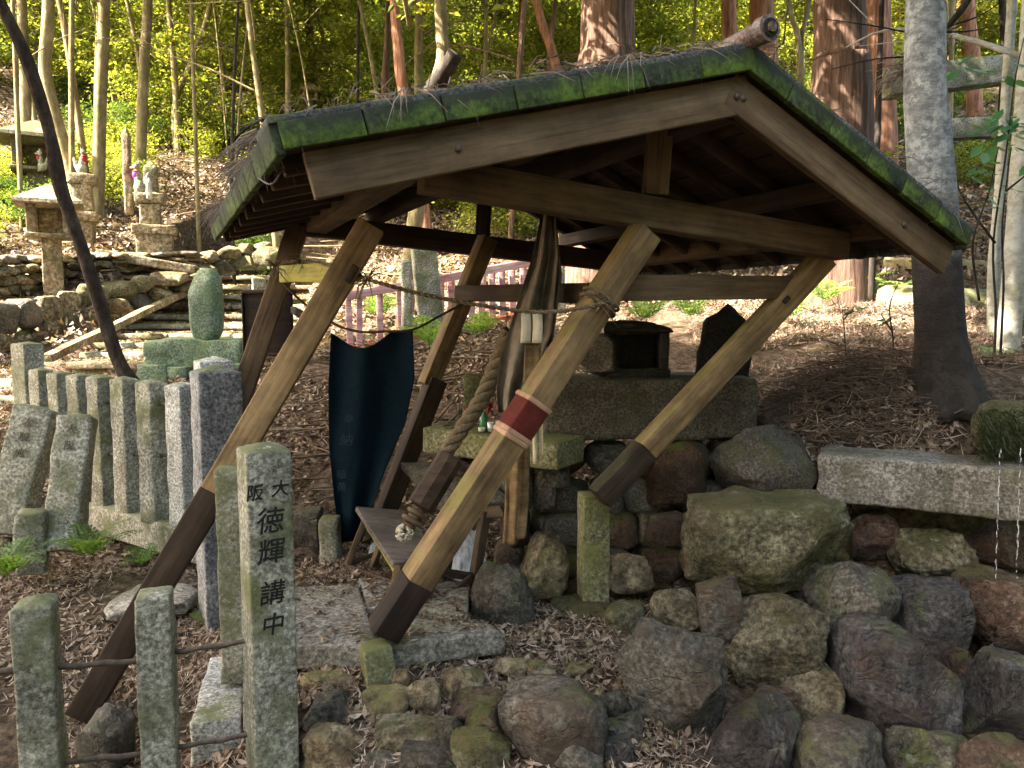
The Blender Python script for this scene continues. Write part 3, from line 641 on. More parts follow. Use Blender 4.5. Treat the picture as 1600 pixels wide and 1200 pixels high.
def slope(side, s, y, off):
    """point s metres down the slope, offset off below the upper face"""
    d, u_ = (nL, upL) if side < 0 else (nR, upR)
    v = d * s - u_ * off; return (v.x, y, v.z)
SL = math.hypot(WL, HL); SR = math.hypot(WR, HR)
def sbeam(name, side, s0, s1, y, off, w, h, mat, **kw):
    return beam(name, H(*slope(side, s0, y, off)), H(*slope(side, s1, y, off)), w, h, mat, hut, up=HM.to_3x3() @ (upL if side < 0 else upR), **kw)
# verge tiles along both front rakes (hanging apron + flat top)
def verge(side, S, n_):
    for k in range(n_):
        s0 = S * k / n_; s1 = S * (k + 1) / n_ + .013
        off = -.0 + .004 * (k % 2)
        o = sbeam('verge_tile', side, s0, s1 - .018, .018, .040 + off * .2, .030, .072, M['moss_tile'], seed=k + 10 * side, amp=.002, r=.003)
        o2 = sbeam('verge_tile_top', side, s0, s1 + .006, .13, -.004 + off * .3, .24, .02, M['tile'], seed=k, amp=.002, r=.003)
verge(-1, SL, 7); verge(1, SR, 6)
# eave tiles on the left eave
for k in range(11):
    y0 = .02 + LL * k / 11; y1 = y0 + LL / 11 - .012
    beam('eave_tile', H(*slope(-1, SL + .005, y0, .045)), H(*slope(-1, SL + .005, y1, .045)), .03, .088, M['moss_tile'], hut, up=HM.to_3x3() @ upL, seed=k, amp=.003)
for k in range(11):
    y0 = .02 + LL * k / 11; y1 = y0 + LL / 11 - .012
    beam('eave_tile', H(*slope(1, SR + .005, y0, .04)), H(*slope(1, SR + .005, y1, .04)), .03, .085, M['tile'], hut, up=HM.to_3x3() @ upR, seed=k, amp=.003)
# field tiles (upper face), joined: hundreds of small wavy pieces
tb = MB()
for side, S, D, U_ in ((-1, SL, nL, upL), (1, SR, nR, upR)):
    for r_ in range(int(S / .12)):
        for c_ in range(10):
            ya = .25 + (LL - .25) * c_ / 10; yb = ya + (LL - .25) / 10 + .006; vs = []
            for q in range(6):
                yy = ya + (yb - ya) * q / 5; hh = .012 * math.sin(q / 5 * math.pi * 2)
                for (ss, oo) in ((r_ * .12, -.004), (min(S, r_ * .12 + .15), -.022)):
                    v = D * ss - U_ * (oo - hh - .012 * 0); vs.append(H(v.x, yy, v.z))
            nv = len(vs); fs = [(2 * q, 2 * q + 1, 2 * q + 3, 2 * q + 2) for q in range(5)]
            tb.add(vs + [v - hz * .012 for v in vs], fs + [tuple(i + nv for i in reversed(f)) for f in fs] + [(1, 1 + nv, 3 + nv, 3), (3, 3 + nv, 5 + nv, 5), (5, 5 + nv, 7 + nv, 7), (7, 7 + nv, 9 + nv, 9), (9, 9 + nv, 11 + nv, 11)])
make('roof_tiles', tb.mesh('roof_tiles', False), M['tile'], parent=hut, kind='stuff')
# ridge caps
for k in range(9):
    y0 = .0 + k * .27; V, Fs = tube_np([H(0, y0 - .03, .034), H(0, y0 + .25, .024)], [.040, .036], 14)
    make('ridge_tile', mesh_list('ridge_tile', V, Fs), M['tile_brown'], parent=hut)
for (ra, rb, ya, yb, mt) in ((.045, .045, -.075, -.035, 'tile_brown'), (.031, .031, -.082, -.078, 'charcoal'), (.017, .017, -.090, -.080, 'tile_brown')):
    V, Fs = tube_np([H(0, ya, .036), H(0, yb, .036)], [ra, rb], 20); make('ridge_end_tile', mesh_list('ridge_end_tile', V, Fs, False), M[mt], parent=hut)
# barge boards
sbeam('barge_board', -1, .005, SL - .06, .065, .148, .035, .130, M['wood_beam'], seed=3)
sbeam('barge_board', 1, .005, SR - .02, .065, .148, .035, .130, M['wood_beam'], seed=4)
for s_, side in ((.07, -1), (.07, 1), (1.15, -1), (1.0, 1)):
    p = slope(side, s_, .055, .15); V, Fs = tube_np([H(p[0], .040, p[2]), H(p[0], .048, p[2])], .011, 10)
    make('bolt', mesh_list('bolt', V, Fs), M['rust'], parent=hut)
# roof boards (planks running parallel to ridge, seen from below) and rafters
for side, S in ((-1, SL), (1, SR)):
    nb = int(S / .155)
    for k in range(nb):
        s0 = S * k / nb; s1 = S * (k + 1) / nb - .006; sm = (s0 + s1) / 2
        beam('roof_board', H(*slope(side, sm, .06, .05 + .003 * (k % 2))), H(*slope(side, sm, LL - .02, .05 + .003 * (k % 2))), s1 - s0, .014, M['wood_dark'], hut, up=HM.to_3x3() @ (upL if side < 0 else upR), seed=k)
    y = .24
    while y < LL:
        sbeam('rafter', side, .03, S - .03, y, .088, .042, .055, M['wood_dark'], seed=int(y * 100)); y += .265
# ridge beam, wall plates, tie beams, king posts
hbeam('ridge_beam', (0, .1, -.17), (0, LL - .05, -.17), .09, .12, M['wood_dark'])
XL, XR, ZT = -1.052, .962, -.526
YF, YB = .456, 2.253
hbeam('wall_plate', (XL, YF - .06, ZT + .06), (XL, LL, ZT + .03), .11, .115, M['wood_beam'], seed=8)
hbeam('wall_plate', (XR + .10, .12, ZT + .075), (XR + .02, LL, ZT + .05), .10, .10, M['wood_beam'], seed=9)
hbeam('tie_beam', (XL + .04, YF + .02, ZT + .01), (XR + .04, YF, ZT - .01), .09, .125, M['wood_beam'], seed=10)
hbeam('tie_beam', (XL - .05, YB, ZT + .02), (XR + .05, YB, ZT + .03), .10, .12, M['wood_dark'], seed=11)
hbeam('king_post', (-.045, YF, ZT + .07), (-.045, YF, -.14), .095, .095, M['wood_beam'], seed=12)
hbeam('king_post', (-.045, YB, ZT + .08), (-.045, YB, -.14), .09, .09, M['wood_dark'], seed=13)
# purlins half way down the slopes
for side, s_ in ((-1, .8), (1, .68)):
    a_ = slope(side, s_, .1, .155); b_ = slope(side, s_, LL - .05, .155); hbeam('purlin', a_, b_, .07, .075, M['wood_dark'])
# posts
def pbeam(name, a, b, w, h, mat, up=Vector((0, -1, 0)), **kw): return beam(name, P(*a), P(*b), w, h, M[mat], hut, up=up, **kw)
pbeam('post_foot', (130,1113,2.86), (338,765,2.925), .108, .118, 'wood_wet', roll=R(8), seed=19)
pa = pbeam('post', (338,765,2.925), (581,352,3.0), .106, .115, 'wood_post', roll=R(8), seed=21, label='long front left post sunk behind the stone fence')
# dark, wet lower half of the long post = separate weathered length spliced on
pbeam('brace_board', (440,428,3.85), (560,424,3.25), .03, .085, 'wood_green', up=Vector((0, 0, 1)), seed=22)
pbeam('post', (330,760,4.2), (467,352,4.3), .11, .11, 'wood_beam', roll=R(10), seed=23)
pc = pbeam('post', (650,908,2.80), (1008,362,3.05), .104, .104, 'wood_post', roll=R(24), seed=24, label='front post with a dark red band and a blackened foot')
pbeam('post_foot', (598,988,2.78), (651,907,2.80), .109, .109, 'wood_char', roll=R(24), seed=25)
pbeam('post', (668,602,4.25), (762,372,4.4), .09, .10, 'wood_post', roll=R(28), seed=26, label='rear post with a yellow green upper length')
pbeam('post_foot', (583,850,4.1), (682,592,4.25), .10, .10, 'wood_dark', roll=R(28), seed=27)
pe = pbeam('post', (1008,702,3.42), (1288,402,3.6), .10, .095, 'wood_post', roll=R(12), seed=28, label='short leaning post under the right end of the roof')
pbeam('post_foot', (936,778,3.36), (1016,694,3.44), .103, .10, 'wood_wet', roll=R(12), seed=29)
pbeam('cross_rail', (716,458,4.3), (925,458,3.2), .05, .085, 'wood_dark', up=Vector((0, 0, 1)), seed=30)
pbeam('cross_rail', (958,450,3.12), (1250,449,3.62), .06, .105, 'wood_beam', up=Vector((0, 0, 1)), seed=31)
# dark plates standing in for the shade inside mortises
def mortise_shade(px, py, Y, ang, w=.028, h=.07):
    c = P(px, py, Y); me = rbox('mortise_shade', w, .012, h, r=.002, n=(1, 1, 1)); make('mortise_shade', me, M['wood_char'], Matrix.Translation(c) @ Matrix.Rotation(R(ang), 4, 'Y'), hut)
mortise_shade(549, 428, 2.915, 31); mortise_shade(1229, 468, 3.49, 42, .022, .035); mortise_shade(651, 225, 2.55, 0, .012, .012)
# red band round the post (a sleeve with pale cord edges)
def along(a, b, t): return P(*a).lerp(P(*b), t)
ca, cb = (650,908,2.80), (1008,362,3.05)
def sleeve(name, t0, t1, w, mat): return beam(name, along(ca, cb, t0), along(ca, cb, t1), w, w, M[mat], hut, up=Vector((0, -1, 0)), roll=R(24), seed=5, n=(4, 2, 2), amp=.002)
bd = sleeve('red_band', .415, .50, .112, 'band')
for t in (.400, .412, .50): sleeve('band_cord', t - .005, t + .008, .119, 'band_edge')

# stone stubs the posts stand on
s1 = make('stone_stub', rbox('stone_stub', .11, .11, .2, r=.01, n=(3, 3, 5), amp=.005, seed=4), M['granite_moss'], Matrix.Translation(P(591, 1046, 2.75)) @ Matrix.Rotation(R(-6), 4, 'Y') @ Matrix.Rotation(R(20), 4, 'Z'))
tag(s1, 'short mossy stone stub under the blackened foot of the front post', 'stone post')
ps = thing('inscribed_post', 'short square yellow green stone post with worn black writing under the leaning beam', 'stone post', P(928, 975, 3.4))
a_ = P(928, 975, 3.4); h_ = P(928, 776, 3.4).z - a_.z
sp = make('shaft', rbox('shaft', .125, .125, h_ + .06, r=.008, n=(3, 3, 10), amp=.005, seed=5), M['granite_yellow'], Matrix.Translation(a_ + Vector((0, .06, h_ / 2 - .03))) @ Matrix.Rotation(R(9), 4, 'Z'), ps)
for j, ch in enumerate('奉大正十年'):
    glyph('character', ch, .04, Matrix.Translation(a_ + Vector((.018, -.006, h_ - .09 - j * .055))) @ Matrix.Rotation(R(9), 4, 'Z') @ FR, M['carve'], sp, ext=.0006)

# ---------------------------------------------------------------- stone fences (tamagaki)
def post_at(parent, pxc, ytop, ybot, Y, w, mat, name='post', label=None, rz=20, cap=.03, seed=0, tilt=0.0, d=None, n=(6, 6, 22), amp=.006, extra=.0):
    """upright square stone post whose centre line stands at pxc; ybot = pixel row of its foot"""
    b = P(pxc, ybot, Y); t = P(pxc, ytop, Y); h = t.z - b.z - cap + extra
    me = rbox(name, w, d or w, h, r=.007, n=n, amp=amp, nscale=10, cap=cap, seed=seed)
    M4 = Matrix.Translation(Vector((b.x, Y, b.z - extra))) @ Matrix.Rotation(R(tilt), 4, 'Y') @ Matrix.Rotation(R(rz), 4, 'Z') @ Matrix.Translation((0, 0, h / 2))
    return make(name, me, M[mat], M4, parent, label), M4, h
ff = thing('stone_fence', 'low stone post fence with iron rails in the left foreground, its tallest post inscribed', 'fence', G(250, 2.4))
post_at(ff, 76, 930, 1330, 2.20, .106, 'granite', seed=1, rz=18, cap=.022, label='leftmost fence post with a pointed cap')
post_at(ff, 258, 923, 1330, 2.38, .104, 'granite', seed=2, rz=16, cap=.006, label='flat topped fence post left of the inscribed one')
tp, tM, th = post_at(ff, 430, 690, 1330, 2.44, .142, 'granite', seed=3, rz=31, amp=.0022, cap=.022, label='tall fence post with black painted characters')
def rail(parent, a, b, r=.009, mat='rust'):
    pts = [P(*a).lerp(P(*b), t / 8) for t in range(9)]
    pts = [p + Vector((0, 0, .003 * math.sin(i * 2.1))) for i, p in enumerate(pts)]
    return tube('rail', pts, [r * (1 + .15 * math.sin(i * 1.7)) for i in range(9)], M[mat], parent, 8)
rail(ff, (-40,1052,2.1), (60,1046,2.2)); rail(ff, (75,1044,2.2), (245,1030,2.38)); rail(ff, (252,1022,2.4), (400,1000,2.44))
rail(ff, (75,1193,2.2), (245,1176,2.38)); rail(ff, (252,1172,2.4), (400,1146,2.44))
# brush characters on the tall post
def tp_g(ch, dx, y, size, off=.0006):
    fz = P(430, y, 2.44 - .070).z
    glyph('character', ch, size, tM @ Matrix.Translation((dx - .007, -.0728, fz - tM.translation.z)) @ FR, M['ink'], tp, offset=off, ext=.0008)
tp_g('大', .036, 767, .056); tp_g('阪', -.042, 770, .054)
for ch, y, s_ in (('徳', 817, .088), ('輝', 865, .086), ('講', 930, .082), ('中', 979, .076)):
    tp_g(ch, .002, y, s_, .0006)

gp = thing('gate_post', 'large speckled grey stone corner post standing behind the long leaning post', 'stone post', G(350, 3.45))
post_at(gp, 351, 570, 1008, 3.45, .185, 'granite_dark', name='shaft', seed=6, rz=34, cap=.03, extra=.05)
gq = thing('stone_post', 'capped stone post just behind the speckled corner post', 'stone post', G(345, 4.1))
post_at(gq, 343, 555, 860, 4.1, .17, 'granite_pale', name='shaft', seed=7, rz=34, cap=.03, extra=.1)
gr_ = thing('stone_post', 'slim stone post squeezed behind the inscribed fence post', 'stone post', G(368, 2.85))
post_at(gr_, 369, 728, 1062, 2.85, .088, 'granite', name='shaft', seed=8, rz=6, cap=.006)
kb = make('kerb_block', rbox('kerb_block', .17, .55, .26, r=.01, n=(4, 8, 4), amp=.01, seed=9), M['granite_pale'], Matrix.Translation(P(352, 1120, 2.85) + Vector((0, 0, -.0))) @ Matrix.Rotation(R(14), 4, 'Z'))
tag(kb, 'pale topped stone kerb block with mossy side behind the inscribed post', 'kerb')
# the fence behind, running away to the left
fb = thing('stone_fence', 'row of seven worn stone posts on a kerb left of the speckled corner post', 'fence', G(200, 4.5))
row = [(291,596,812,4.00,'granite_pale'),(245,592,806,4.22,'granite'),(204,588,798,4.45,'granite'),(166,585,790,4.7,'granite'),(134,582,778,4.95,'granite'),(103,579,768,5.2,'granite'),(74,574,760,5.5,'granite')]
for i, (px, yt, yb, Y, mt) in enumerate(row): post_at(fb, px, yt, yb, Y, .118, mt, seed=30 + i, rz=-28, cap=.018, extra=.03)
slab_between('kerb', P(128,786,4.75), P(330,838,3.75), .17, .26, M['granite'], fb, seed=12)
for yy in (632, 712):
    for (a, b) in zip(row[:-1], row[1:]):
        tube('rail', [P(a[0], yy + (a[3] - 4) * -4, a[3]), P(b[0], yy + (b[3] - 4) * -4, b[3])], .009, M['rust'], fb, 6)
rail(fb, (291,640,4.0), (350,650,3.5)); 
ft = thing('stone_post', 'taller stone post at the far end of the row of seven', 'stone post', G(52, 5.7))
post_at(ft, 51, 533, 700, 5.7, .155, 'granite', name='shaft', seed=41, rz=-25, cap=.02, extra=.3)
# leaning and broken posts before it
def lean(name, top, bot, Y0, Y1, w, d, mt, label, seed, rz=25, chars=''):
    a = P(bot[0], bot[1], Y0); b = P(top[0], top[1], Y1)
    me = rbox(name, w, d, (b - a).length, r=.012, n=(5, 4, 12), amp=.012, nscale=7, cap=.02, seed=seed)
    z = (b - a).normalized(); x = Vector((math.cos(R(rz)), math.sin(R(rz)), 0)); x = (x - z * x.dot(z)).normalized(); y = z.cross(x)
    M4 = Matrix((x, y, z)).transposed().to_4x4(); M4.translation = (a + b) / 2
    root = thing(name, label, 'stone post', a)
    s_ = make('shaft', me, M[mt], M4, root)
    for j, ch in enumerate(chars):
        glyph('character', ch, .050, M4 @ Matrix.Translation((0, -d / 2 - .010, (b - a).length / 2 - .08 - j * .085)) @ FR, M['carve'], s_, ext=.003)
    return root
lean('leaning_post', (62,640), (8,835), 3.95, 4.15, .20, .15, 'granite', 'broken stone post with carved writing leaning left against the fence row', 51, rz=6, chars='大阪府')
lean('leaning_post', (122,650), (98,862), 3.8, 4.0, .165, .13, 'granite', 'carved stone post leaning slightly on the fence row beside the other leaning one', 52, rz=8, chars='大阪')
lean('broken_post', (50,798), (50,892), 3.75, 3.75, .14, .13, 'granite', 'short broken stone post stump before the leaning posts', 53, rz=20)
lrock('flat_stone', (118,1118,196,1212), 2.62, 'rock_grey', 54, 'mossy squared stone on the ground between the two foreground fence posts', 'stone', facets=4, boxy=.5)
lrock('flat_stone', (170,930,300,958), 3.45, 'flag', 55, 'flat stone half buried in leaves behind the fence', 'stone', facets=4, boxy=.5, depth=.4)
lrock('mossy_stone', (196,862,232,888), 3.9, 'rock_moss', 56, 'small green mossy stone at the foot of the fence kerb', 'stone', facets=5)
lrock('mossy_stone', (0,838,26,868), 3.95, 'rock_moss', 57, 'small mossy stone beneath the leftmost leaning post', 'stone', facets=5)
o = vbox('stone_cube', 456,800,497,860, 3.95, .14, M['rock_grey'], None, amp=.012, seed=58, n=(5, 4, 5)); tag(o, 'rough squared stone right of the inscribed post', 'stone')
lrock('stone', (456,856,498,895), 3.92, 'rock_brown', 158, 'brown stone under the rough squared one', 'stone', facets=4, boxy=.5)
o = vbox('stone_cube', 497,812,528,895, 3.85, .11, M['granite'], None, amp=.006, seed=59, n=(4, 3, 5), r=.012); tag(o, 'smooth upright stone left of the dark blue cloth', 'stone')
# stele with a rounded top on its plinth
st = thing('memorial_stele', 'rounded green standing stone on a rough stone plinth at the foot of the steps', 'stele', G(300, 7.0))
vbox('plinth', 225,531,376,578, 6.9, .6, M['stele_green'], st, seed=2, amp=.03, r=.02, n=(8, 5, 5)); vbox('plinth', 212,570,262,606, 6.75, .4, M['stele_green'], st, seed=3, amp=.02); vbox('plinth', 258,574,292,606, 6.75, .5, M['stele_green'], st, seed=4, amp=.02); vbox('plinth', 303,570,380,612, 6.8, .5, M['stele_green'], st, seed=5, amp=.03)
rock_px('stone', 296, 418, 345, 536, 7.05, 'stele_green', 61, st, depth=.22, facets=3, boxy=.7, amp=.03)
lrock('stone', (205,570,312,600), 7.4, 'rock_warm', 63, 'pale flat stone beside the plinth of the green standing stone', 'stone', facets=4)
s_ = thing('stone_post', 'small grey stone post behind the hanging dark board on the steps', 'stone post', G(406, 8.6))
post_at(s_, 406, 432, 500, 8.6, .14, 'granite', name='shaft', seed=64, cap=.02, extra=.6)

# ---------------------------------------------------------------- hanging things
def cloth(name, left, right, Y, mat, folds=5, amp=.03, nu=40, nv=60, topsag=None, th=.0015, seed=0, yfun=None):
    """left/right: lists of (px,py) down each edge"""
    def ev(L, t):
        ys = [p[1] for p in L]; y = ys[0] + (ys[-1] - ys[0]) * t
        return np.interp(y, ys, [p[0] for p in L]), y
    V = []
    for j in range(nv + 1):
        t = j / nv
        for i in range(nu + 1):
            s = i / nu; xl, yl = ev(left, t); xr, yr = ev(right, t)
            x = xl + (xr - xl) * s; y = yl + (yr - yl) * s
            if topsag: y += topsag(s) * (1 - t) ** 3
            fo = amp * (.55 + .45 * t) * math.sin(folds * math.pi * 2 * (s + .06 * math.sin(3 * t + seed)) + seed) + amp * .8 * mn.noise(Vector((s * 4, t * 3, seed)))
            V.append(P(x, y, Y + fo + (yfun(s, t) if yfun else 0)))
    Fs = [(j * (nu + 1) + i, j * (nu + 1) + i + 1, (j + 1) * (nu + 1) + i + 1, (j + 1) * (nu + 1) + i) for j in range(nv) for i in range(nu)]
    me = mesh_list(name, V, Fs); o = make(name, me, mat)
    md = o.modifiers.new('thickness', 'SOLIDIFY'); md.thickness = th; return o
ba = cloth('banner', [(517,520),(513,600),(514,700),(522,780),(532,846)], [(645,513),(648,590),(634,660),(600,740),(566,846)], 4.0, M['navy'], folds=1.6, amp=.026, topsag=lambda s: 26 * math.sin(math.pi * min(1, s / .78)) ** 1.2 if s < .78 else 2)
tag(ba, 'dark blue cloth banner hanging torn from a cord beneath the shelter', 'banner')
for j, (ch, px, py, s) in enumerate((('奉', 545, 655, .05), ('納', 541, 688, .07), ('稲', 533, 742, .05), ('荷', 533, 762, .05))):
    c = P(px, py, 3.93); glyph('character', ch, s, Matrix.Translation(c) @ FR, M['faded'], ba, ext=.0004)
cordp = spline([P(440,438,3.9), P(470,470,3.95), P(520,505,3.95), P(560,518,3.95), P(600,518,3.95), P(645,515,3.98), P(690,492,4.1), P(735,468,4.25)], 5)
o = tube('cord', cordp, .0065, M['rope_dark'], None, 6); tag(o, 'thin dark cord holding up the blue banner', 'cord')
def twisted(name, pts, R_, mat, strands=3, pitch=.09, parent=None, hairs=0, seed=0):
    pts = spline(pts, 8); mb = MB(); L = [0]
    for a, b in zip(pts, pts[1:]): L.append(L[-1] + (b - a).length)
    m = max(12, int(L[-1] / pitch * 10)); res = []
    def at(d):
        i = max(0, min(len(L) - 2, int(np.searchsorted(L, d) - 1))); t = (d - L[i]) / max(1e-6, L[i + 1] - L[i]); return pts[i].lerp(pts[i + 1], t), (pts[i + 1] - pts[i]).normalized()
    ctr = [at(L[-1] * k / m) for k in range(m + 1)]
    for s in range(strands):
        sp = []
        for k, (p, t) in enumerate(ctr):
            u_ = t.cross(Vector((0, 1, 0.01))).normalized(); v_ = t.cross(u_); rr_ = R_(k / m) if callable(R_) else R_
            an = 2 * math.pi * (L[-1] * k / m / pitch + s / strands); sp.append(p + (u_ * math.cos(an) + v_ * math.sin(an)) * rr_ * .5)
        rad = [(R_(k / m) if callable(R_) else R_) * .56 for k in range(m + 1)]
        mb.tube(sp, rad, 7)
    r_ = random.Random(seed)
    for _ in range(hairs):
        p, t = ctr[r_.randrange(m)]; d = Vector((r_.uniform(-1, 1), r_.uniform(-1, .3), r_.uniform(-1, .6))).normalized()
        mb.tube([p, p + d * .02 + t * .01, p + d * r_.uniform(.025, .05) + Vector((0, 0, -.01))], [.0014, .001, .0005], 3)
    return make(name, mb.mesh(name), mat, None, parent)
sw_ = twisted('straw_rope', [P(438,412,3.8), P(470,408,3.7), P(530,418,3.3), P(575,436,2.9), P(640,455,2.86), P(700,468,2.84), P(770,480,2.84), P(830,487,2.84), P(880,486,2.84), P(945,474,2.86)], .0085, M['rope'], 2, .05, hairs=90)
tag(sw_, 'thin straw rope strung from the left posts across to the banded front post', 'rope')
mb = MB(); r_ = random.Random(4)
for (px, py, Y, n_) in ((938,474,2.93,26), (575,436,2.88,10), (432,418,3.75,22), (470,410,3.65,18)):
    c = P(px, py, Y)
    for _ in range(n_):
        d = Vector((r_.uniform(-1, 1), r_.uniform(-.6, .1), r_.uniform(-1.3, .7))) * .07
        mb.tube([c, c + d * .5 + Vector((r_.uniform(-.02, .02), 0, .012)), c + d], [.003, .0025, .001], 4)
kn = make('rope_knot', mb.mesh('rope_knot'), M['rope'], parent=sw_, kind='stuff')
# loops round the banded post
for t_ in (.782, .80):
    c = along(ca, cb, t_); ax = (P(*cb) - P(*ca)).normalized(); u_ = ax.cross(Vector((0, 1, 0))).normalized(); v_ = ax.cross(u_)
    twisted('rope_loop', [c + (u_ * math.cos(a) + v_ * math.sin(a)) * .078 for a in np.linspace(0, 2 * math.pi, 13)], .007, M['rope'], 2, .05, sw_)
# drape hanging from the ridge
dr = cloth('drape', [(846,330),(832,400),(812,460),(795,515),(780,565),(775,610),(778,645)], [(866,330),(872,400),(866,470),(862,520),(846,560),(828,600),(812,640)], 3.25, M['drape'], folds=1.7, amp=.05, nu=44)
tag(dr, 'grey brown cloth hanging in folds from the shelter roof', 'cloth')
dr2 = cloth('drape', [(856,335),(858,420),(856,480),(852,540)], [(868,335),(878,430),(870,490),(862,545)], 3.32, M['drape'], folds=1.5, amp=.02, nu=16, seed=3); 
tag(dr2, 'dark narrow fold of cloth behind the grey brown hanging cloth', 'cloth')
for x0 in (814, 832):
    zz_ = []
    o = cloth('paper_streamer', [(x0, 487), (x0 + 1, 510), (x0 - 1, 536)], [(x0 + 15, 487), (x0 + 16, 510), (x0 + 15, 536)], 2.98, M['paper'], folds=.6, amp=.006, nu=6, nv=8, seed=x0)
    tag(o, ('left' if x0 == 814 else 'right') + ' of the two folded paper streamers hanging from the straw rope', 'paper streamer')
# long hanging strips below
o = cloth('hanging_board', [(792,640),(790,720),(788,800),(785,848)], [(812,640),(811,720),(808,800),(806,850)], 3.12, M['wood_post'], folds=.7, amp=.012, nu=8, nv=20, th=.012); tag(o, 'left yellowed wooden strip hanging behind the banded post', 'wooden strip')
o = cloth('hanging_board', [(808,640),(809,720),(809,800),(806,846)], [(826,640),(824,720),(822,800),(820,838)], 3.15, M['wood_post'], folds=.7, amp=.012, nu=8, nv=20, seed=2, th=.012); tag(o, 'right yellowed wooden strip hanging behind the banded post', 'wooden strip')
o = cloth('hanging_board', [(820,540),(818,580),(816,630)], [(846,540),(843,580),(838,630)], 3.12, M['wood_post'], folds=.5, amp=.01, nu=6, nv=10, th=.01); tag(o, 'pale strip hanging under the paper streamers', 'wooden strip')
for (xa, yb) in ((832, 725), (842, 712)):
    o = cloth('ribbon', [(xa, 640), (xa + 1, yb)], [(xa + 6, 640), (xa + 7, yb)], 3.05, M['paper'], folds=.5, amp=.006, nu=3, nv=10, seed=xa); tag(o, ('longer' if yb == 725 else 'shorter') + ' of two pale ribbons dangling right of the banded post', 'ribbon')
# bell rope with its wooden grip
br = thing('bell_rope', 'thick twisted bell rope ending in an octagonal wooden grip and turned rings', 'bell rope', P(690, 800, 3.2))
twisted('rope', [P(798,520,3.35), P(776,570,3.32), P(752,625,3.3), P(715,680,3.27), P(690,722,3.25)], lambda t: .043 - .012 * t, M['rope'], 3, .16, br, hairs=120, seed=2)
a = P(706,712,3.25); b = P(657,792,3.18); ax = (b - a).normalized()
V, Fs = tube_np([a, a + ax * .01, b - ax * .008, b], [.050, .058, .060, .050], 8); make('grip', mesh_list('grip', V, Fs, False), M['wood_dark'], parent=br)
for k, (off, rr_) in enumerate(((.012, .032), (.030, .046), (.048, .030), (.066, .050), (.088, .030))):
    c = b + ax * off; V, Fs = tube_np([c - ax * .011, c - ax * .007, c, c + ax * .007, c + ax * .011], [rr_ * .7, rr_ * .95, rr_, rr_ * .95, rr_ * .7], 20)
    make('turned_ring', mesh_list('turned_ring', V, Fs), M['wood_beam'], parent=br)
mb = MB(); c = b + ax * .125; r_ = random.Random(9)
for _ in range(90):
    d = Vector((r_.gauss(0, 1), r_.gauss(0, 1), r_.gauss(0, 1))).normalized(); d2 = Vector((r_.gauss(0, 1), r_.gauss(0, 1), r_.gauss(0, 1))).normalized()
    mb.tube([c + d * .022, c + d * .034, c + (d + d2 * .5).normalized() * .038], [.006, .006, .004], 5)
make('knot', mb.mesh('knot'), M['paper'], parent=br)
# hanging dark notice board
nb = thing('notice_board', 'dark wooden board hanging behind the rear left post', 'board', P(418, 555, 4.7))
b_ = vbox('panel', 380,457,458,553, 4.62, .03, M['wood_char'], nb, amp=.001); vbox('frame', 376,452,462,459, 4.6, .05, M['wood_dark'], nb, seed=2); vbox('frame', 376,551,462,557, 4.6, .05, M['wood_dark'], nb, seed=3)
vbox('frame', 376,457,382,553, 4.6, .05, M['wood_dark'], nb, seed=4)
beam('bracket', P(458,484,4.5), P(484,500,4.0), .03, .04, M['wood_char'], nb)

# ---------------------------------------------------------------- stools
def hexa(name, quad, th_, mat, parent):
    """board from its four upper corners"""
    nrm = (quad[1] - quad[0]).cross(quad[3] - quad[0]).normalized()
    if nrm.z < 0: nrm = -nrm
    bm = bmesh.new(); t = [bm.verts.new(q) for q in quad]; b = [bm.verts.new(q - nrm * th_) for q in quad]
    bm.faces.new(t); bm.faces.new(b[::-1])
    for k in range(4): bm.faces.new((t[k], b[k], b[(k + 1) % 4], t[(k + 1) % 4]))
    bmesh.ops.recalc_face_normals(bm, faces=bm.faces); bmesh.ops.bevel(bm, geom=list(bm.edges), offset=.003, segments=1, affect='EDGES')
    me = bpy.data.meshes.new(name); bm.to_mesh(me); bm.free(); return make(name, me, mat, parent=parent)
tb1 = thing('offering_table', 'small tilted wooden table left of the banded post', 'table', P(600, 940, 3.6))
q = [P(556,791,3.85), P(615,880,3.38), P(688,868,3.48), P(632,797,3.92)]
hexa('table_top', q, .028, M['wood_grey'], tb1)
for (a, b, Ya, Yb) in (((573,806),(530,918),3.8,3.78), ((598,842),(574,906),3.7,3.85), ((623,884),(606,960),3.38,3.4), ((684,866),(690,940),3.5,3.5)):
    beam('leg', P(*a, Ya), P(*b, Yb), .028, .034, M['wood_beam'], tb1)
beam('stretcher', P(543,886,3.78), P(616,912,3.4), .02, .03, M['wood_dark'], tb1); beam('apron', P(570,812,3.82), P(618,890,3.4), .015, .045, M['wood_green'], tb1)
beam('rail', P(545,882,3.79), P(585,866,3.82), .02, .022, M['wood_dark'], tb1)
tb2 = thing('trestle', 'dark wooden trestle with crossed braces behind the foot of the banded post', 'trestle', P(700, 980, 3.5))
hexa('trestle_top', [P(722,796,3.75), P(730,803,3.5), P(786,800,3.5), P(780,788,3.75)], .025, M['wood_beam'], tb2)
for (a, b, Ya, Yb, w_) in (((758,800),(728,992),3.52,3.46,.045), ((712,800),(682,992),3.6,3.5,.035), ((700,850),(645,998),3.3,3.28,.03), ((668,880),(690,985),3.5,3.48,.03)):
    beam('leg', P(*a, Ya), P(*b, Yb), w_, w_, M['wood_dark'], tb2)
beam('stretcher', P(652,888,3.5), P(742,902,3.46), .03, .035, M['wood_char'], tb2); beam('brace', P(640,982,3.4), P(738,902,3.45), .025, .035, M['wood_dark'], tb2)
beam('stretcher', P(648,944,3.48), P(740,944,3.46), .03, .03, M['wood_char'], tb2)
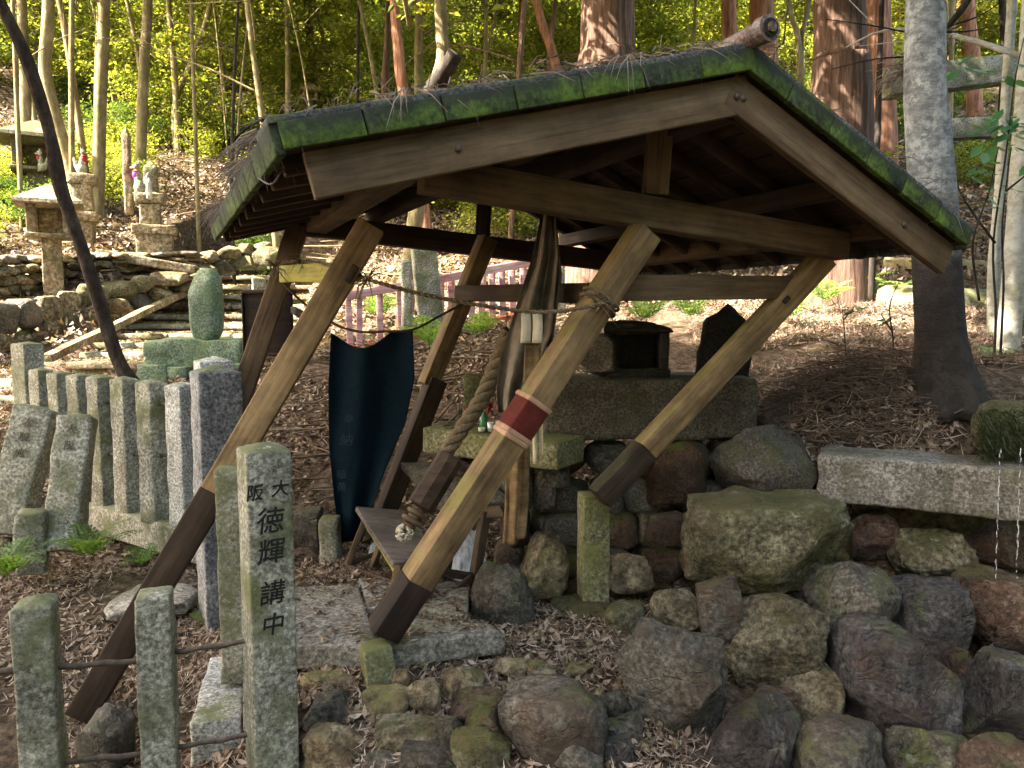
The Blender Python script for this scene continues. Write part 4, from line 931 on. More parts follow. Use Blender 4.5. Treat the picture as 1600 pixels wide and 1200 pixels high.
brd = hexa('low_shelf', [P(626,722,4.05), P(690,790,3.75), P(800,782,3.7), P(730,722,4.05)], .05, M['slab_dark'], None); tag(brd, 'weathered sloping stone board under the offering slab', 'board')
# crumpled bags
def crumple(name, x0, y0, x1, y1, Y, mat, seed, label, cat, depth=.12):
    a = P(x0, y1, Y); b = P(x1, y0, Y); V, Fs = ico(4); V = V.copy()
    for i in range(len(V)):
        p = Vector(V[i]); f = 1 + .35 * abs(mn.noise(p * 3 + Vector((seed, 0, 0)))) + .22 * mn.noise(p * 7 + Vector((0, seed, 0))); V[i] = V[i] * f
    V = V / np.abs(V).max(0) * np.array([(b.x - a.x) / 2, depth / 2, (b.z - a.z) / 2])
    o = make(name, np_mesh(name, V, Fs, False), mat, Matrix.Translation((a + b) / 2)); tag(o, label, cat); return o
crumple('crumpled_bag', 640, 934, 674, 986, 3.62, M['white_bag'], 1, 'crumpled blue white plastic bag on the slab between the trestle legs', 'plastic bag', .1)
crumple('hanging_sheet', 702, 818, 760, 948, 3.78, M['white_bag'], 5, 'bunched white sheet hanging behind the trestle', 'plastic sheet', .15)
crumple('crumpled_bag', 574, 846, 598, 896, 3.95, M['white_bag'], 7, 'grey white bag stuffed behind the left legs of the small table', 'plastic bag', .1)
crumple('paper_scrap', 668, 950, 705, 975, 3.45, M['paper'], 9, 'yellowed crumpled paper beside the blue white bag', 'paper', .06)

# ---------------------------------------------------------------- dripping moss at the slab's right end
ms = thing('moss_clump', 'black dripping moss clump hanging over the right end of the carved slab', 'moss', P(1575, 700, 3.35))
rock_px('stone', 1535, 628, 1680, 716, 3.5, 'rock_moss', 310, ms, depth=.3, facets=5)
r_ = np.random.default_rng(8)
def strands(n_, fn, wid, L0, L1, droop):
    V = []; Fs = []; A_ = []
    for i in range(n_):
        p, d = fn(); L_ = r_.uniform(L0, L1); d = np.array(d) / np.linalg.norm(d)
        s = np.cross(d, [0, 1, .2]); s /= np.linalg.norm(s) + 1e-9; w_ = wid * r_.uniform(.5, 1.2)
        p = np.array(p); a = p; b = p + d * L_ * .55 + [0, 0, -droop * L_ * .2]; c = p + d * L_ + [0, 0, -droop * L_]
        k = len(V); V += [a - s * w_, a + s * w_, b + s * w_ * .8, b - s * w_ * .8, c + s * w_ * .2, c - s * w_ * .2]
        Fs += [(k, k + 1, k + 2, k + 3), (k + 3, k + 2, k + 4, k + 5)]; v = r_.random(); A_ += [v, v]
    return V, Fs, A_
def mfn():
    q = P(r_.uniform(1530, 1660), r_.uniform(642, 712), 3.36 + r_.uniform(-.06, .15)); return q, (r_.normal() * .7, -abs(r_.normal()), r_.normal() * .8)
V, Fs, A_ = strands(2600, mfn, .0022, .02, .06, .5); make('moss', np_mesh('moss', V, Fs, False, A_), M['mossy_hair'], parent=ms, kind='stuff')
wb = MB(); r2 = random.Random(6); vs, fs = ico(1)
for (xa, xb, y0, y1) in ((1563, 1551, 705, 1020), (1595, 1588, 705, 905), (1548, 1542, 1100, 1180), (1560, 1553, 1060, 1100)):
    y = y0
    while y < y1:
        t = (y - y0) / (y1 - y0); c = P(xa + (xb - xa) * t + r2.uniform(-1, 1), y, 3.15 - .1 * t); s = r2.uniform(.0012, .0026); L_ = r2.uniform(.004, .02)
        wb.add([(c.x + v[0] * s, c.y + v[1] * s, c.z + v[2] * L_) for v in vs], fs); y += r2.uniform(4, 15)
wo = make('dripping_water', wb.mesh('dripping_water'), M['water'], kind='stuff'); tag(wo, 'thin strings of falling water drops in front of the right boulders', 'water')

# ---------------------------------------------------------------- steps, dry stone wall, shrine stones on the hill
sp_ = thing('stone_steps', 'long flight of worn stone steps climbing the slope behind the stone fence', 'steps', G(300, 7.6)); sp_['kind'] = 'structure'
del sp_['category']
for k in range(11):
    Y = 7.3 + k * .62; t = k / 10.0
    xl = P(_sx(k)[0], 500, Y).x; xr = P(_sx(k)[1], 500, Y).x; z = P(300, 566 - 15 * k, Y).z
    L_ = xr - xl; nb = 2 + k % 2; xx = xl
    for j in range(nb):
        w_ = L_ / nb - .015
        o = make('step', rbox('step', w_, .70, .07, r=.015, n=(8, 3, 2), amp=.012, seed=k * 3 + j), M['granite' if (k + j) % 3 else 'rock_warm'], Matrix.Translation((xx + w_ / 2, Y + .33, z - .035)) @ Matrix.Rotation(R(random.uniform(-1, 1)), 4, 'Z'), sp_)
        make('riser', rbox('riser', w_ - .02, .55, .24, r=.015, n=(8, 2, 3), amp=.012, seed=k * 3 + j + 50), M['granite_moss'], Matrix.Translation((xx + w_ / 2, Y + .345, z - .19)), o); xx += L_ / nb
# lower path steps at far left
for k, (y, Y) in enumerate(((690, 5.7), (655, 6.2), (622, 6.7), (594, 7.1))):
    a = P(-120, y, Y); b = P(120 - k * 4, y, Y)
    make('step', rbox('step', b.x - a.x, .4, .14, r=.012, n=(8, 2, 2), amp=.012, seed=k), M['granite'], Matrix.Translation(((a.x + b.x) / 2, Y + .2, a.z - .07)), sp_)
beam('step_kerb', P(75, 560, 7.3), P(290, 456, 10.6), .10, .075, M['rock_warm'], sp_, amp=.01, n=(12, 2, 2))
dw = thing('dry_stone_wall', 'rough dry stone wall of squared blocks left of the steps', 'stone wall', G(60, 8.3))
r_ = random.Random(21)
def wall_px(parent, A, B, n_rows, sw_px, mats, seed, thick=.4, size=.02, name='stone', facets=6, boxy=.55):
    """A,B = (px, ytop, ybot, Y) at the ends"""
    rr = random.Random(seed); kk = 0
    for r0 in range(n_rows):
        x = A[0] + rr.uniform(-20, 0)
        while x < B[0]:
            w_ = rr.uniform(*sw_px); t = min(1, max(0, (x + w_ / 2 - A[0]) / (B[0] - A[0]))); Y = A[3] + (B[3] - A[3]) * t
            yt = A[1] + (B[1] - A[1]) * t; yb = A[2] + (B[2] - A[2]) * t; h_ = (yb - yt) / n_rows
            y0 = yt + r0 * h_ + rr.uniform(-.12, .12) * h_
            rock_px(name, x, y0, x + w_ + 2, y0 + h_ * 1.12, Y + rr.uniform(-.06, .06), rr.choice(mats), seed * 50 + kk, parent, None, depth=thick, sub=3, facets=facets, boxy=boxy, rot=rr.uniform(-.12, .12)); kk += 1; x += w_
wall_px(dw, (-60, 478, 585, 7.6), (300, 418, 452, 10.6), 2, (28, 50), ['rock_warm', 'rock_grey', 'rock_warm', 'rock_moss'], 3)
dw2 = thing('dry_stone_wall', 'upper rubble wall of small pale stones beneath the hill shrines', 'stone wall', G(150, 9.6))
wall_px(dw2, (-60, 400, 470, 9.0), (300, 392, 425, 11.0), 4, (16, 34), ['rock_warm', 'rock_warm', 'rock_grey', 'rock_tan'], 4)
slab_between('coping', P(150, 388, 10.2), P(306, 415, 10.5), .12, .4, M['rock_warm'], dw2, seed=3)
dw3 = thing('dry_stone_wall', 'low rubble edging right of the steps under the shelter roof', 'stone wall', G(350, 11))
wall_px(dw3, (290, 395, 440, 11.4), (420, 375, 410, 12.4), 2, (18, 34), ['rock_warm', 'rock_moss', 'rock_grey'], 5)

def lantern(px, yroof, ybox, ypil, ybot, Y, w, label, rz, seed, mat='rock_warm'):
    t = thing('stone_lantern', label, 'stone lantern', P(px, ybot, Y), None)
    k = Y / FPX; zr = P(px, yroof, Y); zb = P(px, ybox, Y); zp = P(px, ypil, Y); z0 = P(px, ybot, Y)
    rz_ = Matrix.Rotation(R(rz), 4, 'Z'); T_ = lambda z: Matrix.Translation((zr.x, Y, z)) @ rz_
    W_ = w * k
    # roof: hipped with swept eaves
    h = zr.z - zb.z; V = []; 
    for (s_, z_) in ((.02, h), (.30, h * .62), (.62, h * .16), (.64, 0), (.5, -.01)):
        for (a, b) in ((-1, -1), (1, -1), (1, 1), (-1, 1)): V.append((a * s_ * W_, b * s_ * W_, z_))
    Fs = [(4 * i + j, 4 * i + (j + 1) % 4, 4 * i + 4 + (j + 1) % 4, 4 * i + 4 + j) for i in range(4) for j in range(4)] + [(3, 2, 1, 0), (16, 17, 18, 19)]
    me = mesh_list('roof', V, [f[::-1] for f in Fs], False); make('roof', me, M[mat], T_(zb.z), t)
    hb = zb.z - zp.z
    for (a, b) in ((-1, -1), (1, -1), (1, 1), (-1, 1)):
        make('corner_post', rbox('corner_post', .18 * W_, .18 * W_, hb, r=.01, n=(1, 1, 2), amp=.004, seed=seed), M[mat], T_(zb.z - hb / 2) @ Matrix.Translation((a * .33 * W_, b * .33 * W_, 0)), t)
    for q_ in (0, 1):
        make('side_wall', rbox('side_wall', .02 + .45 * W_ * (1 - q_), .02 + .45 * W_ * q_, hb, r=.005, n=(1, 1, 1), amp=.003), M[mat], T_(zb.z - hb / 2) @ Matrix.Translation((.33 * W_ * q_, .33 * W_ * (1 - q_), 0)), t)
    make('floor', rbox('floor', .92 * W_, .92 * W_, .05, r=.01, n=(2, 2, 1), amp=.004), M[mat], T_(zp.z), t)
    make('pillar', rbox('pillar', .40 * W_, .40 * W_, zp.z - z0.z + .3, r=.012, n=(2, 2, 6), amp=.01, taper=.9, seed=seed), M[mat], T_((zp.z + z0.z) / 2 - .17), t)
    return t
lantern(76, 288, 322, 370, 452, 9.6, 72, 'stone lantern with an open fire box on a square pillar at the left', 28, 3)
lantern(55, 188, 222, 268, 330, 12.6, 76, 'old roofed stone lantern further up the slope behind the open one', 30, 4, 'rock_moss')
# pedestals, foxes, steles
def fox(px, ybase, Y, h, mat, bib, label, face=-1):
    t = thing('fox_statue', label, 'fox statue', P(px, ybase, Y)); b = P(px, ybase, Y); s = h
    mb = MB(); V0, F0 = ico(3)
    def ell(c, r_, rot=0.0):
        Mr = Matrix.Rotation(rot, 3, 'Y')
        mb.add([b + Vector(c) * s + Mr @ Vector((v[0] * r_[0] * s, v[1] * r_[1] * s, v[2] * r_[2] * s)) for v in V0], F0)
    f = face
    ell((0, 0, .22), (.17, .15, .22)); ell((f * .04, 0, .46), (.11, .11, .28), f * .15); ell((f * .08, 0, .80), (.10, .09, .10)); ell((f * .19, 0, .77), (.10, .045, .04))
    ell((f * .10, -.05, .18), (.035, .035, .2)); ell((f * .10, .05, .18), (.035, .035, .2)); ell((f * .14, 0, .02), (.08, .09, .03))
    ell((-f * .20, 0, .35), (.07, .07, .30), -f * .25)
    mb.tube([b + Vector((f * .05, -.05, .85)) * s, b + Vector((f * .03, -.06, 1.02)) * s], [.035 * s, .006 * s], 6); mb.tube([b + Vector((f * .05, .05, .85)) * s, b + Vector((f * .03, .06, 1.02)) * s], [.035 * s, .006 * s], 6)
    o = make('body', mb.mesh('body'), M[mat], parent=t)
    rm = o.modifiers.new('merge', 'REMESH'); rm.mode = 'VOXEL'; rm.voxel_size = .022 * s; rm.use_smooth_shade = True
    V = []; 
    m2 = MB(); m2.add([b + Vector((f * .10, 0, .56)) * s + Vector((v[0] * .10 * s, v[1] * .125 * s, v[2] * .13 * s)) for v in V0], F0); make('bib', m2.mesh('bib'), M[bib], parent=t)
    m3 = MB(); m3.add([b + Vector((f * .09, 0, .66)) * s + Vector((v[0] * .115 * s, v[1] * .12 * s, v[2] * .03 * s)) for v in V0], F0); make('collar', m3.mesh('collar'), M['red_cloth'], parent=t)
def pedestal(label, rows, Y, seed, rz=20):
    t = thing('stone_pedestal', label, 'pedestal', P((rows[-1][0] + rows[-1][2]) / 2, rows[-1][3], Y))
    for k, (x0, y0, x1, y1) in enumerate(rows):
        a = P(x0, y0, Y); b = P(x1, y1, Y); w_ = (b.x - a.x) / 1.28
        make('block', rbox('block', w_, w_ * .8, a.z - b.z, r=.012, n=(5, 4, 3), amp=.018, seed=seed + k), M['rock_warm'], Matrix.Translation(((a.x + b.x) / 2, Y + w_ * .2, (a.z + b.z) / 2)) @ Matrix.Rotation(R(rz), 4, 'Z'), t)
pedestal('tall stacked stone pedestal under the pale fox with the magenta bib', [(204,302,258,318),(212,318,252,352),(196,352,276,366),(204,366,272,420),(192,418,290,432)], 10.8, 5)
pedestal('stacked stone pedestal with the green grey fox behind the dark leaning trunk', [(100,272,150,288),(108,288,145,330),(98,330,152,345),(104,345,148,395)], 10.9, 15)
fox(219, 303, 10.8, .46, 'granite', 'magenta', 'small pale stone fox statue wearing a magenta bib')
fox(128, 273, 10.9, .38, 'granite', 'red_cloth', 'mossy stone fox statue with a red bib left of the pale fox', 1)
fox(66, 268, 12.3, .36, 'granite', 'red_cloth', 'stone fox with a red bib inside the roofed lantern', -1)
def slabstone(name, x0, y0, x1, y1, Y, label, mat, pointed=.06, rz=15, seed=0, depth=.14, cat='stele'):
    a = P(x0, y0, Y); b = P(x1, y1, Y); h = a.z - b.z
    o = make(name, rbox(name, (b.x - a.x) * .92, depth, h - pointed, r=.02, n=(5, 2, 10), amp=.012, cap=pointed, seed=seed), M[mat], Matrix.Translation(((a.x + b.x) / 2, Y, (a.z + b.z) / 2 - pointed / 2)) @ Matrix.Rotation(R(rz), 4, 'Z')); tag(o, label, cat); return o
slabstone('pointed_stele', 190,196,208,335, 10.9, 'tall narrow pointed stele left of the pale fox', 'rock_warm', .14)
slabstone('round_stele', 223,250,248,318, 11.3, 'dark broad stele behind the pale fox', 'rock_moss', .10, depth=.1)
slabstone('small_stele', 228,278,238,312, 10.6, 'tiny pale stele beside the pale fox', 'granite_pale', .05, depth=.06)
slabstone('leaning_slab', 236,300,250,420, 11.2, 'thin upright slab behind the fox pedestal', 'rock_warm', .02, 40, 3)
# far shrine stones and far picket of stone posts
fp = thing('stone_fence', 'far row of stone posts high on the hillside above the eave', 'fence', G(390, 22))
for k, (x, yt) in enumerate(((345,135),(358,152),(372,150),(384,146),(396,152),(408,148),(420,146),(430,136),(446,150))):
    w_ = .22 if x in (345, 430) else .15
    a = P(x, yt, 22); b = P(x, 190, 22); make('post', rbox('post', w_, w_, a.z - b.z + .5, r=.02, n=(2, 2, 3), amp=.02, seed=k), M['rock_warm'], Matrix.Translation((a.x, 22, (a.z + b.z) / 2 - .25)), fp)
lantern(484, 128, 145, 158, 195, 21, 26, 'tiny far stone lantern right of the far stone posts', 20, 9)

# steles right of centre and pink picket fence
slabstone('boundary_post', 626,403,645,520, 7.4, 'narrow grey stone post in front of the pink fence', 'granite', .02, 10, 4, .12, 'stone post')
slabstone('inscribed_stele', 646,379,690,525, 7.6, 'broad inscribed grey stele leaning in front of the pink fence', 'granite', .03, 12, 5, .14).rotation_euler.y = R(-5)
slabstone('boundary_post', 860,400,882,510, 8.3, 'grey stone post at the right end of the pink fence', 'granite', .02, 10, 6, .12, 'stone post')
slabstone('boundary_post', 850,398,860,500, 8.6, 'thin grey post beside the stone post ending the pink fence', 'granite', .02, 10, 7, .1, 'stone post')
pf = thing('picket_fence', 'low pink painted wooden picket fence seen through the collapsed shelter', 'fence', P(700, 540, 8.1))
def fxy(px): t = (px - 535) / (850 - 535); return t, 7.6 + .9 * t
for k, px in enumerate(range(545, 858, 16)):
    t, Y = fxy(px); yt = 468 - 58 * t; yb = 552 - 62 * t
    a = P(px, yt, Y); b = P(px, yb, Y); w_ = .072 if px > 690 else .06
    if 600 < px < 625 or 574 < px < 580: continue
    make('picket', rbox('picket', w_, .02, a.z - b.z, r=.004, n=(1, 1, 2), amp=.003, seed=k), M['wood_pink'], Matrix.Translation((a.x, Y, (a.z + b.z) / 2)) @ Matrix.Rotation(R(18 + random.uniform(-2, 2)), 4, 'Z') @ Matrix.Rotation(R(random.uniform(-2, 2)), 4, 'Y'), pf)
_, Y0 = fxy(540); _, Y1 = fxy(860)
beam('top_rail', P(540,463,Y0 - .03), P(862,404,Y1 - .03), .05, .085, M['wood_pink'], pf); beam('bottom_rail', P(540,548,Y0 - .03), P(862,482,Y1 - .03), .05, .06, M['wood_red'], pf)

# torii among the trees on the right
to = thing('torii_gate', 'weathered grey stone torii gate among the trees behind the right saplings', 'torii gate', G(1560, 9.5))
Yt = 9.0
beam('top_beam', P(1380,132,Yt), P(1760,88,Yt + .3), .28, .30, M['granite'], to, amp=.01); beam('cross_beam', P(1440,205,Yt), P(1720,192,Yt + .25), .18, .22, M['granite'], to, amp=.01)
for px in (1462, 1700):
    a = P(px, 130, Yt + .1); tube('pillar', [Vector((a.x, a.y, a.z)), Vector((a.x, a.y, gz1(a.x, a.y) - .2))], [.13, .16], M['granite'], to, 16)

# ---------------------------------------------------------------- leaves: crown meshes shared by many trees
def leaf_cloud(name, n_, fn, size, attr_fn=None, seed=0, aspect=.45, flat=.6):
    r_ = np.random.default_rng(seed); c = fn(r_, n_); n_ = len(c)
    nrm = r_.normal(size=(n_, 3)); nrm[:, 2] = np.abs(nrm[:, 2]) + flat; nrm /= np.linalg.norm(nrm, axis=1, keepdims=True)
    t = r_.normal(size=(n_, 3)); t -= nrm * (t * nrm).sum(1, keepdims=True); t /= np.linalg.norm(t, axis=1, keepdims=True); s = np.cross(nrm, t)
    L_ = size * r_.uniform(.6, 1.35, (n_, 1)); W_ = L_ * aspect
    V = np.empty((n_, 4, 3)); fold = nrm * W_ * .25
    V[:, 0] = c - t * L_ * .5; V[:, 1] = c + s * W_ * .5 + fold; V[:, 2] = c + t * L_ * .5; V[:, 3] = c - s * W_ * .5 + fold
    Fq = np.arange(n_ * 4).reshape(n_, 4)
    return np_mesh(name, V.reshape(-1, 3), Fq, False, r_.random(n_) if attr_fn is None else attr_fn(r_, c))
def blob_fn(rx, ry, rz, clumps, spread, k=1.0):
    def fn(r_, n_):
        cc = r_.normal(size=(clumps, 3)); cc /= np.linalg.norm(cc, axis=1, keepdims=True); cc *= r_.uniform(.35, 1.0, (clumps, 1)) ** .6
        cc *= np.array([rx, ry, rz]); i = r_.integers(0, clumps, n_); sz = r_.uniform(.5, 1.3, (clumps, 1)) * spread
        p = cc[i] + r_.normal(size=(n_, 3)) * sz[i] * np.array([1, 1, .45]); return p
    return fn
crowns = {}
for k in range(4):
    crowns['b', k] = leaf_cloud('crown', 6500, blob_fn(2.3, 2.3, 1.8, 46, .34), .14, seed=k)
    crowns['d', k] = leaf_cloud('crown', 7500, blob_fn(2.0, 2.0, 2.4, 55, .34), .13, seed=10 + k)
    crowns['c', k] = leaf_cloud('crown', 9000, blob_fn(2.6, 2.6, 1.5, 70, .40), .20, seed=20 + k, aspect=.55)
    crowns['s', k] = leaf_cloud('foliage', 2600, blob_fn(.60, .60, .50, 34, .13), .065, seed=30 + k)
for (k, v) in crowns.items(): v.materials.append(M[{'b': 'leaf_bright', 'd': 'leaf_dark', 'c': 'leaf_canopy', 's': 'leaf_bright'}[k[0]]])
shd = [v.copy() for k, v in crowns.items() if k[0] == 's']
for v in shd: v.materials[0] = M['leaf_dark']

def trunk_mesh(pts, rads, seg=14, flare=1.6, buttress=.12, seed=0, amp=.04):
    pts = spline(pts, 8); n = len(pts); rr_ = np.interp(np.linspace(0, 1, n), np.linspace(0, 1, len(rads)), rads)
    V, Fs = tube_np(pts, list(rr_), seg)
    V = [Vector(v) for v in V]
    for i in range(n):
        c = pts[i]; hgt = i / n
        for k in range(seg):
            v = V[i * seg + k]; d = v - c; f = 1 + amp * mn.noise(Vector((d.normalized().x * 1.7 + seed, d.normalized().y * 1.7, (c - pts[0]).length * 1.2 / max(.1, rr_[i]) * .12)))*2
            low = max(0, 1 - (c - pts[0]).length / (rr_[0] * 4)); f *= 1 + (flare - 1) * low ** 2 * (1 + buttress * 3 * math.sin(k * 2.1 + seed))
            V[i * seg + k] = c + d * f
    return mesh_list('trunk', V, Fs)
def branches(parent, base, top, n_, r0, mat, seed, L=(1.0, 2.2), t0=.35):
    mb = MB(); r_ = random.Random(seed)
    for i in range(n_):
        t = r_.uniform(t0, .98); p = base.lerp(top, t); a = r_.random() * 6.28; l = r_.uniform(*L); d = Vector((math.cos(a), math.sin(a), r_.uniform(.1, .9))).normalized()
        q = [p, p + d * l * .4 + Vector((0, 0, .05)), p + d * l * .75, p + d * l + Vector((0, 0, r_.uniform(-.2, .2)))]
        mb.tube(spline(q, 3), list(np.linspace(r0 * .35, r0 * .06, 10)), 5)
        for _ in range(3):
            u_ = r_.uniform(.4, .95); s_ = p + d * l * u_; d2 = (d + Vector((r_.uniform(-1, 1), r_.uniform(-1, 1), r_.uniform(-.4, .6)))).normalized()
            mb.tube([s_, s_ + d2 * l * .2, s_ + d2 * l * .4], [r0 * .12, r0 * .07, r0 * .03], 4)
    return make('branches', mb.mesh('branches'), mat, parent=parent, kind='stuff')
def tree(label, pix, Y, wpx, bark, crown='b', hgt=9, lean_top=None, seed=0, group=None, name='tree', cz=None, crown_s=1.0, flare=1.5, ncr=3, nbr=9, seg=14, base=None):
    """pix: list of (px,py) from the lowest visible point up to the frame's top; trunk goes to the ground and on up to hgt"""
    up = [P(x, y, Y) for x, y in pix]; lo = up[0]; b = Vector((lo.x, Y, gz1(lo.x, Y) - .15)) if base is None else base
    pts = [b] + [q for q in up if q.z > b.z + .4]
    d = (pts[-1] - pts[-2]).normalized() if len(pts) > 1 else Vector((0, 0, 1)); d = (d + Vector((0, 0, .8))).normalized()
    topz = b.z + hgt
    if topz > pts[-1].z + .5: tp_ = pts[-1] + d * ((topz - pts[-1].z) / d.z); pts += [pts[-1].lerp(tp_, .5), tp_]
    r0 = wpx / FPX * Y / 2; t = thing(name, label, 'tree', b + Vector((0, 0, .15)), group)
    make('trunk', trunk_mesh(pts, [r0 * 1.12, r0, r0 * .8, r0 * .45], seg=seg, flare=flare, seed=seed), M[bark], parent=t)
    if nbr: branches(t, pts[0], pts[-1], nbr, r0, M[bark], seed)
    r_ = random.Random(seed)
    for k in range(ncr):
        c = pts[-1] + Vector((r_.uniform(-1, 1), r_.uniform(-1, 1), -k * 1.5 + .3)) * crown_s
        make('crown', crowns[crown, (seed + k) % 4], None, Matrix.Translation(c) @ Matrix.Rotation(r_.random() * 6.28, 4, 'Z') @ Matrix.Diagonal((crown_s, crown_s, crown_s, 1)), t)
    return t
tree('tan slender tree at the left edge of the hillside', [(37,300),(40,150),(34,0)], 13.5, 15, 'bark_tan', 'b', 10, seed=1)
tree('mossy tree bending left behind the dark leaning trunk', [(140,380),(105,250),(72,120),(76,0)], 12.0, 20, 'bark_tan', 'b', 9, seed=2)
tree('straight mossy tree right of the bent one above the fox statues', [(151,330),(157,160),(163,0)], 12.6, 17, 'bark_tan', 'b', 9, seed=3)
tree('sun patched tree behind the pointed stele', [(217,320),(224,120),(231,0)], 14.0, 15, 'bark_tan', 'b', 9, seed=4)
tree('grey brown forked tree, its straight stem', [(276,165),(270,80),(263,0)], 19.0, 9, 'bark_tan', 'b', 10, seed=5)
tree('thin tree slanting up to the right beside the forked tree', [(274,165),(300,95),(330,0)], 19.2, 9, 'bark_tan', 'b', 10, seed=6)
tree('very thin sapling above the left eave', [(362,300),(366,120),(372,0)], 12.5, 5, 'bark_dark', 'b', 8, seed=7, ncr=1)
tree('thin pale tree left of the brown one above the far lantern', [(449,210),(450,100),(447,0)], 20, 8, 'bark_tan', 'b', 9, seed=8)
tree('dark brown tree above the far stone lantern', [(486,200),(485,90),(480,0)], 22, 13, 'bark_cedar', 'b', 10, seed=9)
tree('thin dark sapling midway along the left rake', [(560,240),(559,100),(561,0)], 15, 5, 'bark_dark', 'b', 8, seed=10, ncr=1)
tree('short brown tree left of the reddish wavy one', [(602,230),(602,120),(606,50)], 16, 11, 'bark_cedar', 'b', 9, seed=11)
tree('reddish sunlit tree with a wavy trunk above the roof', [(664,350),(650,250),(628,130),(622,70),(616,0)], 11.5, 19, 'bark_red', 'b', 10, seed=12)
tree('tan straight tree between the reddish tree and the stubbed one', [(655,300),(654,120),(655,0)], 15.5, 14, 'bark_tan', 'b', 10, seed=13)
t13 = tree('mossy tree with a broken dark branch stub above the roof', [(628,520),(640,420),(655,300),(678,150),(692,90),(688,0)], 8.2, 24, 'bark_tan', 'b', 9, seed=14, crown_s=1.2)
tube('branch_stub', spline([P(672,150,8.1), P(690,120,8.0), P(712,84,7.9)], 4), [.10] * 4 + [.085] * 5, M['bark_dark'], t13, 10)
tree('leaning reddish tree left of the big cedar', [(885,220),(868,100),(838,0)], 14.5, 15, 'bark_red', 'b', 9, seed=15)
tree('thin tree crossing the leaning reddish one', [(862,220),(858,100),(868,0)], 15, 8, 'bark_cedar', 'b', 9, seed=16)
tree('big straight cedar behind the roof ridge', [(936,500),(944,300),(950,100),(950,0)], 9.2, 94, 'bark_cedar', 'd', 15, seed=17, ncr=3, crown_s=1.4, flare=1.15, seg=28)
tree('brown cedar just right of the ridge end', [(1142,220),(1140,60),(1139,0)], 17, 25, 'bark_red', 'd', 12, seed=18)
tree('sunlit orange cedar behind the ridge end', [(1196,220),(1192,60),(1190,0)], 15, 42, 'bark_red', 'd', 13, seed=19, seg=20)
tree('small forked tree between the cedars, left fork', [(1252,220),(1248,70),(1232,0)], 13, 9, 'bark_tan', 'b', 8, seed=20, ncr=2)
tree('small forked tree between the cedars, right fork', [(1254,220),(1252,70),(1264,0)], 13.1, 8, 'bark_tan', 'b', 8, seed=21, ncr=2)
tree('big dark ridged cedar right of the roof ridge', [(1314,470),(1316,225),(1314,100),(1312,0)], 7.6, 86, 'bark_cedar', 'd', 14, seed=22, ncr=3, crown_s=1.4, flare=1.15, seg=28)
tree('orange lit cedar just right of the big dark one', [(1380,260),(1376,120),(1372,0)], 11.5, 42, 'bark_red', 'b', 12, seed=23, seg=18)
tree('thin dark sapling in front of the orange cedar', [(1370,240),(1374,120),(1378,0)], 7.2, 9, 'bark_dark', 'b', 8, seed=24, ncr=1)
tree('far red cedar above the torii beam', [(1524,200),(1520,90),(1512,0)], 16, 22, 'bark_red', 'b', 11, seed=25)
tree('thin dark tree above the torii at the right', [(1568,150),(1570,60),(1566,0)], 13, 12, 'bark_dark', 'b', 10, seed=26)
# grey tree just behind the shelter's right corner
tg = tree('grey speckled tree with eave shade painted on its flared foot behind the right eave', [(1474,690),(1464,400),(1450,200),(1446,0)], 4.05, 66, 'bark_grey', 'c', 8, seed=27, ncr=3, nbr=6, flare=1.9, seg=28, crown_s=1.0)
tree('pale slim sapling trunk at the right edge', [(1568,640),(1584,420),(1596,240),(1606,80)], 5.3, 30, 'bark_pale', 'b', 5, seed=28, ncr=1, nbr=3, crown_s=.5, flare=1.2)
tree('thinner pale sapling left of the one at the right edge', [(1553,560),(1553,420),(1562,300)], 5.8, 17, 'bark_pale', 'b', 5, seed=29, ncr=1, nbr=3, crown_s=.5, flare=1.2)
# dark leaning trunk on the left
b = P(202,588,5.4); tl = thing('leaning_tree', 'thin dark trunk leaning left in front of the steps and lanterns', 'tree', b)
make('trunk', trunk_mesh([P(206,600,5.4), P(182,555,5.35), P(158,480,5.3), P(130,395,5.2), P(96,300,5.1), P(84,240,5.05), P(70,180,5.0), P(40,90,4.9), P(8,20,4.8), P(-40,-80,4.6)], [.050, .044, .046, .040, .044, .034, .040, .034, .032], seg=12, flare=1.3, amp=.10), M['bark_lean'], parent=tl)
# hanging mossy branch at the top right
hb = thing('hanging_branch', 'dark mossy branch hanging down from the top right corner', 'branch', P(1450, 60, 4.2))
bp = [P(1530,-30,4.1), P(1500,18,4.15), P(1465,58,4.2), P(1430,95,4.25), P(1395,125,4.3)]
mb = MB(); mb.tube(spline(bp, 6), list(np.linspace(.022, .006, 25)), 8)
r_ = random.Random(3)
for (a, d) in (((1465,62), (1290,30)), ((1440,88), (1300,108)), ((1485,40), (1580,-10)), ((1450,80), (1480,170)), ((1478,50), (1560,40))):
    p0 = P(*a, 4.2); p1 = P(*d, 4.1); mid = p0.lerp(p1, .5) + Vector((r_.uniform(-.03, .03), 0, r_.uniform(-.03, .05))); mb.tube(spline([p0, mid, p1], 5), list(np.linspace(.006, .002, 11)), 5)
make('twigs', mb.mesh('twigs'), M['bark_dark'], parent=hb)
r_ = np.random.default_rng(12)
def bfn():
    t = r_.random(); q = P(1480 - 90 * t, 45 + 80 * t, 4.22); return q + Vector((r_.normal() * .03, r_.normal() * .03, r_.normal() * .03)), (-.6 + r_.normal() * .5, r_.normal() * .5, -.3 + r_.normal() * .5)
V, Fs, A_ = strands(700, bfn, .0022, .03, .09, .3); make('dead_needles', np_mesh('dead_needles', V, Fs, False, A_), M['roof_straw'], parent=hb, kind='stuff')

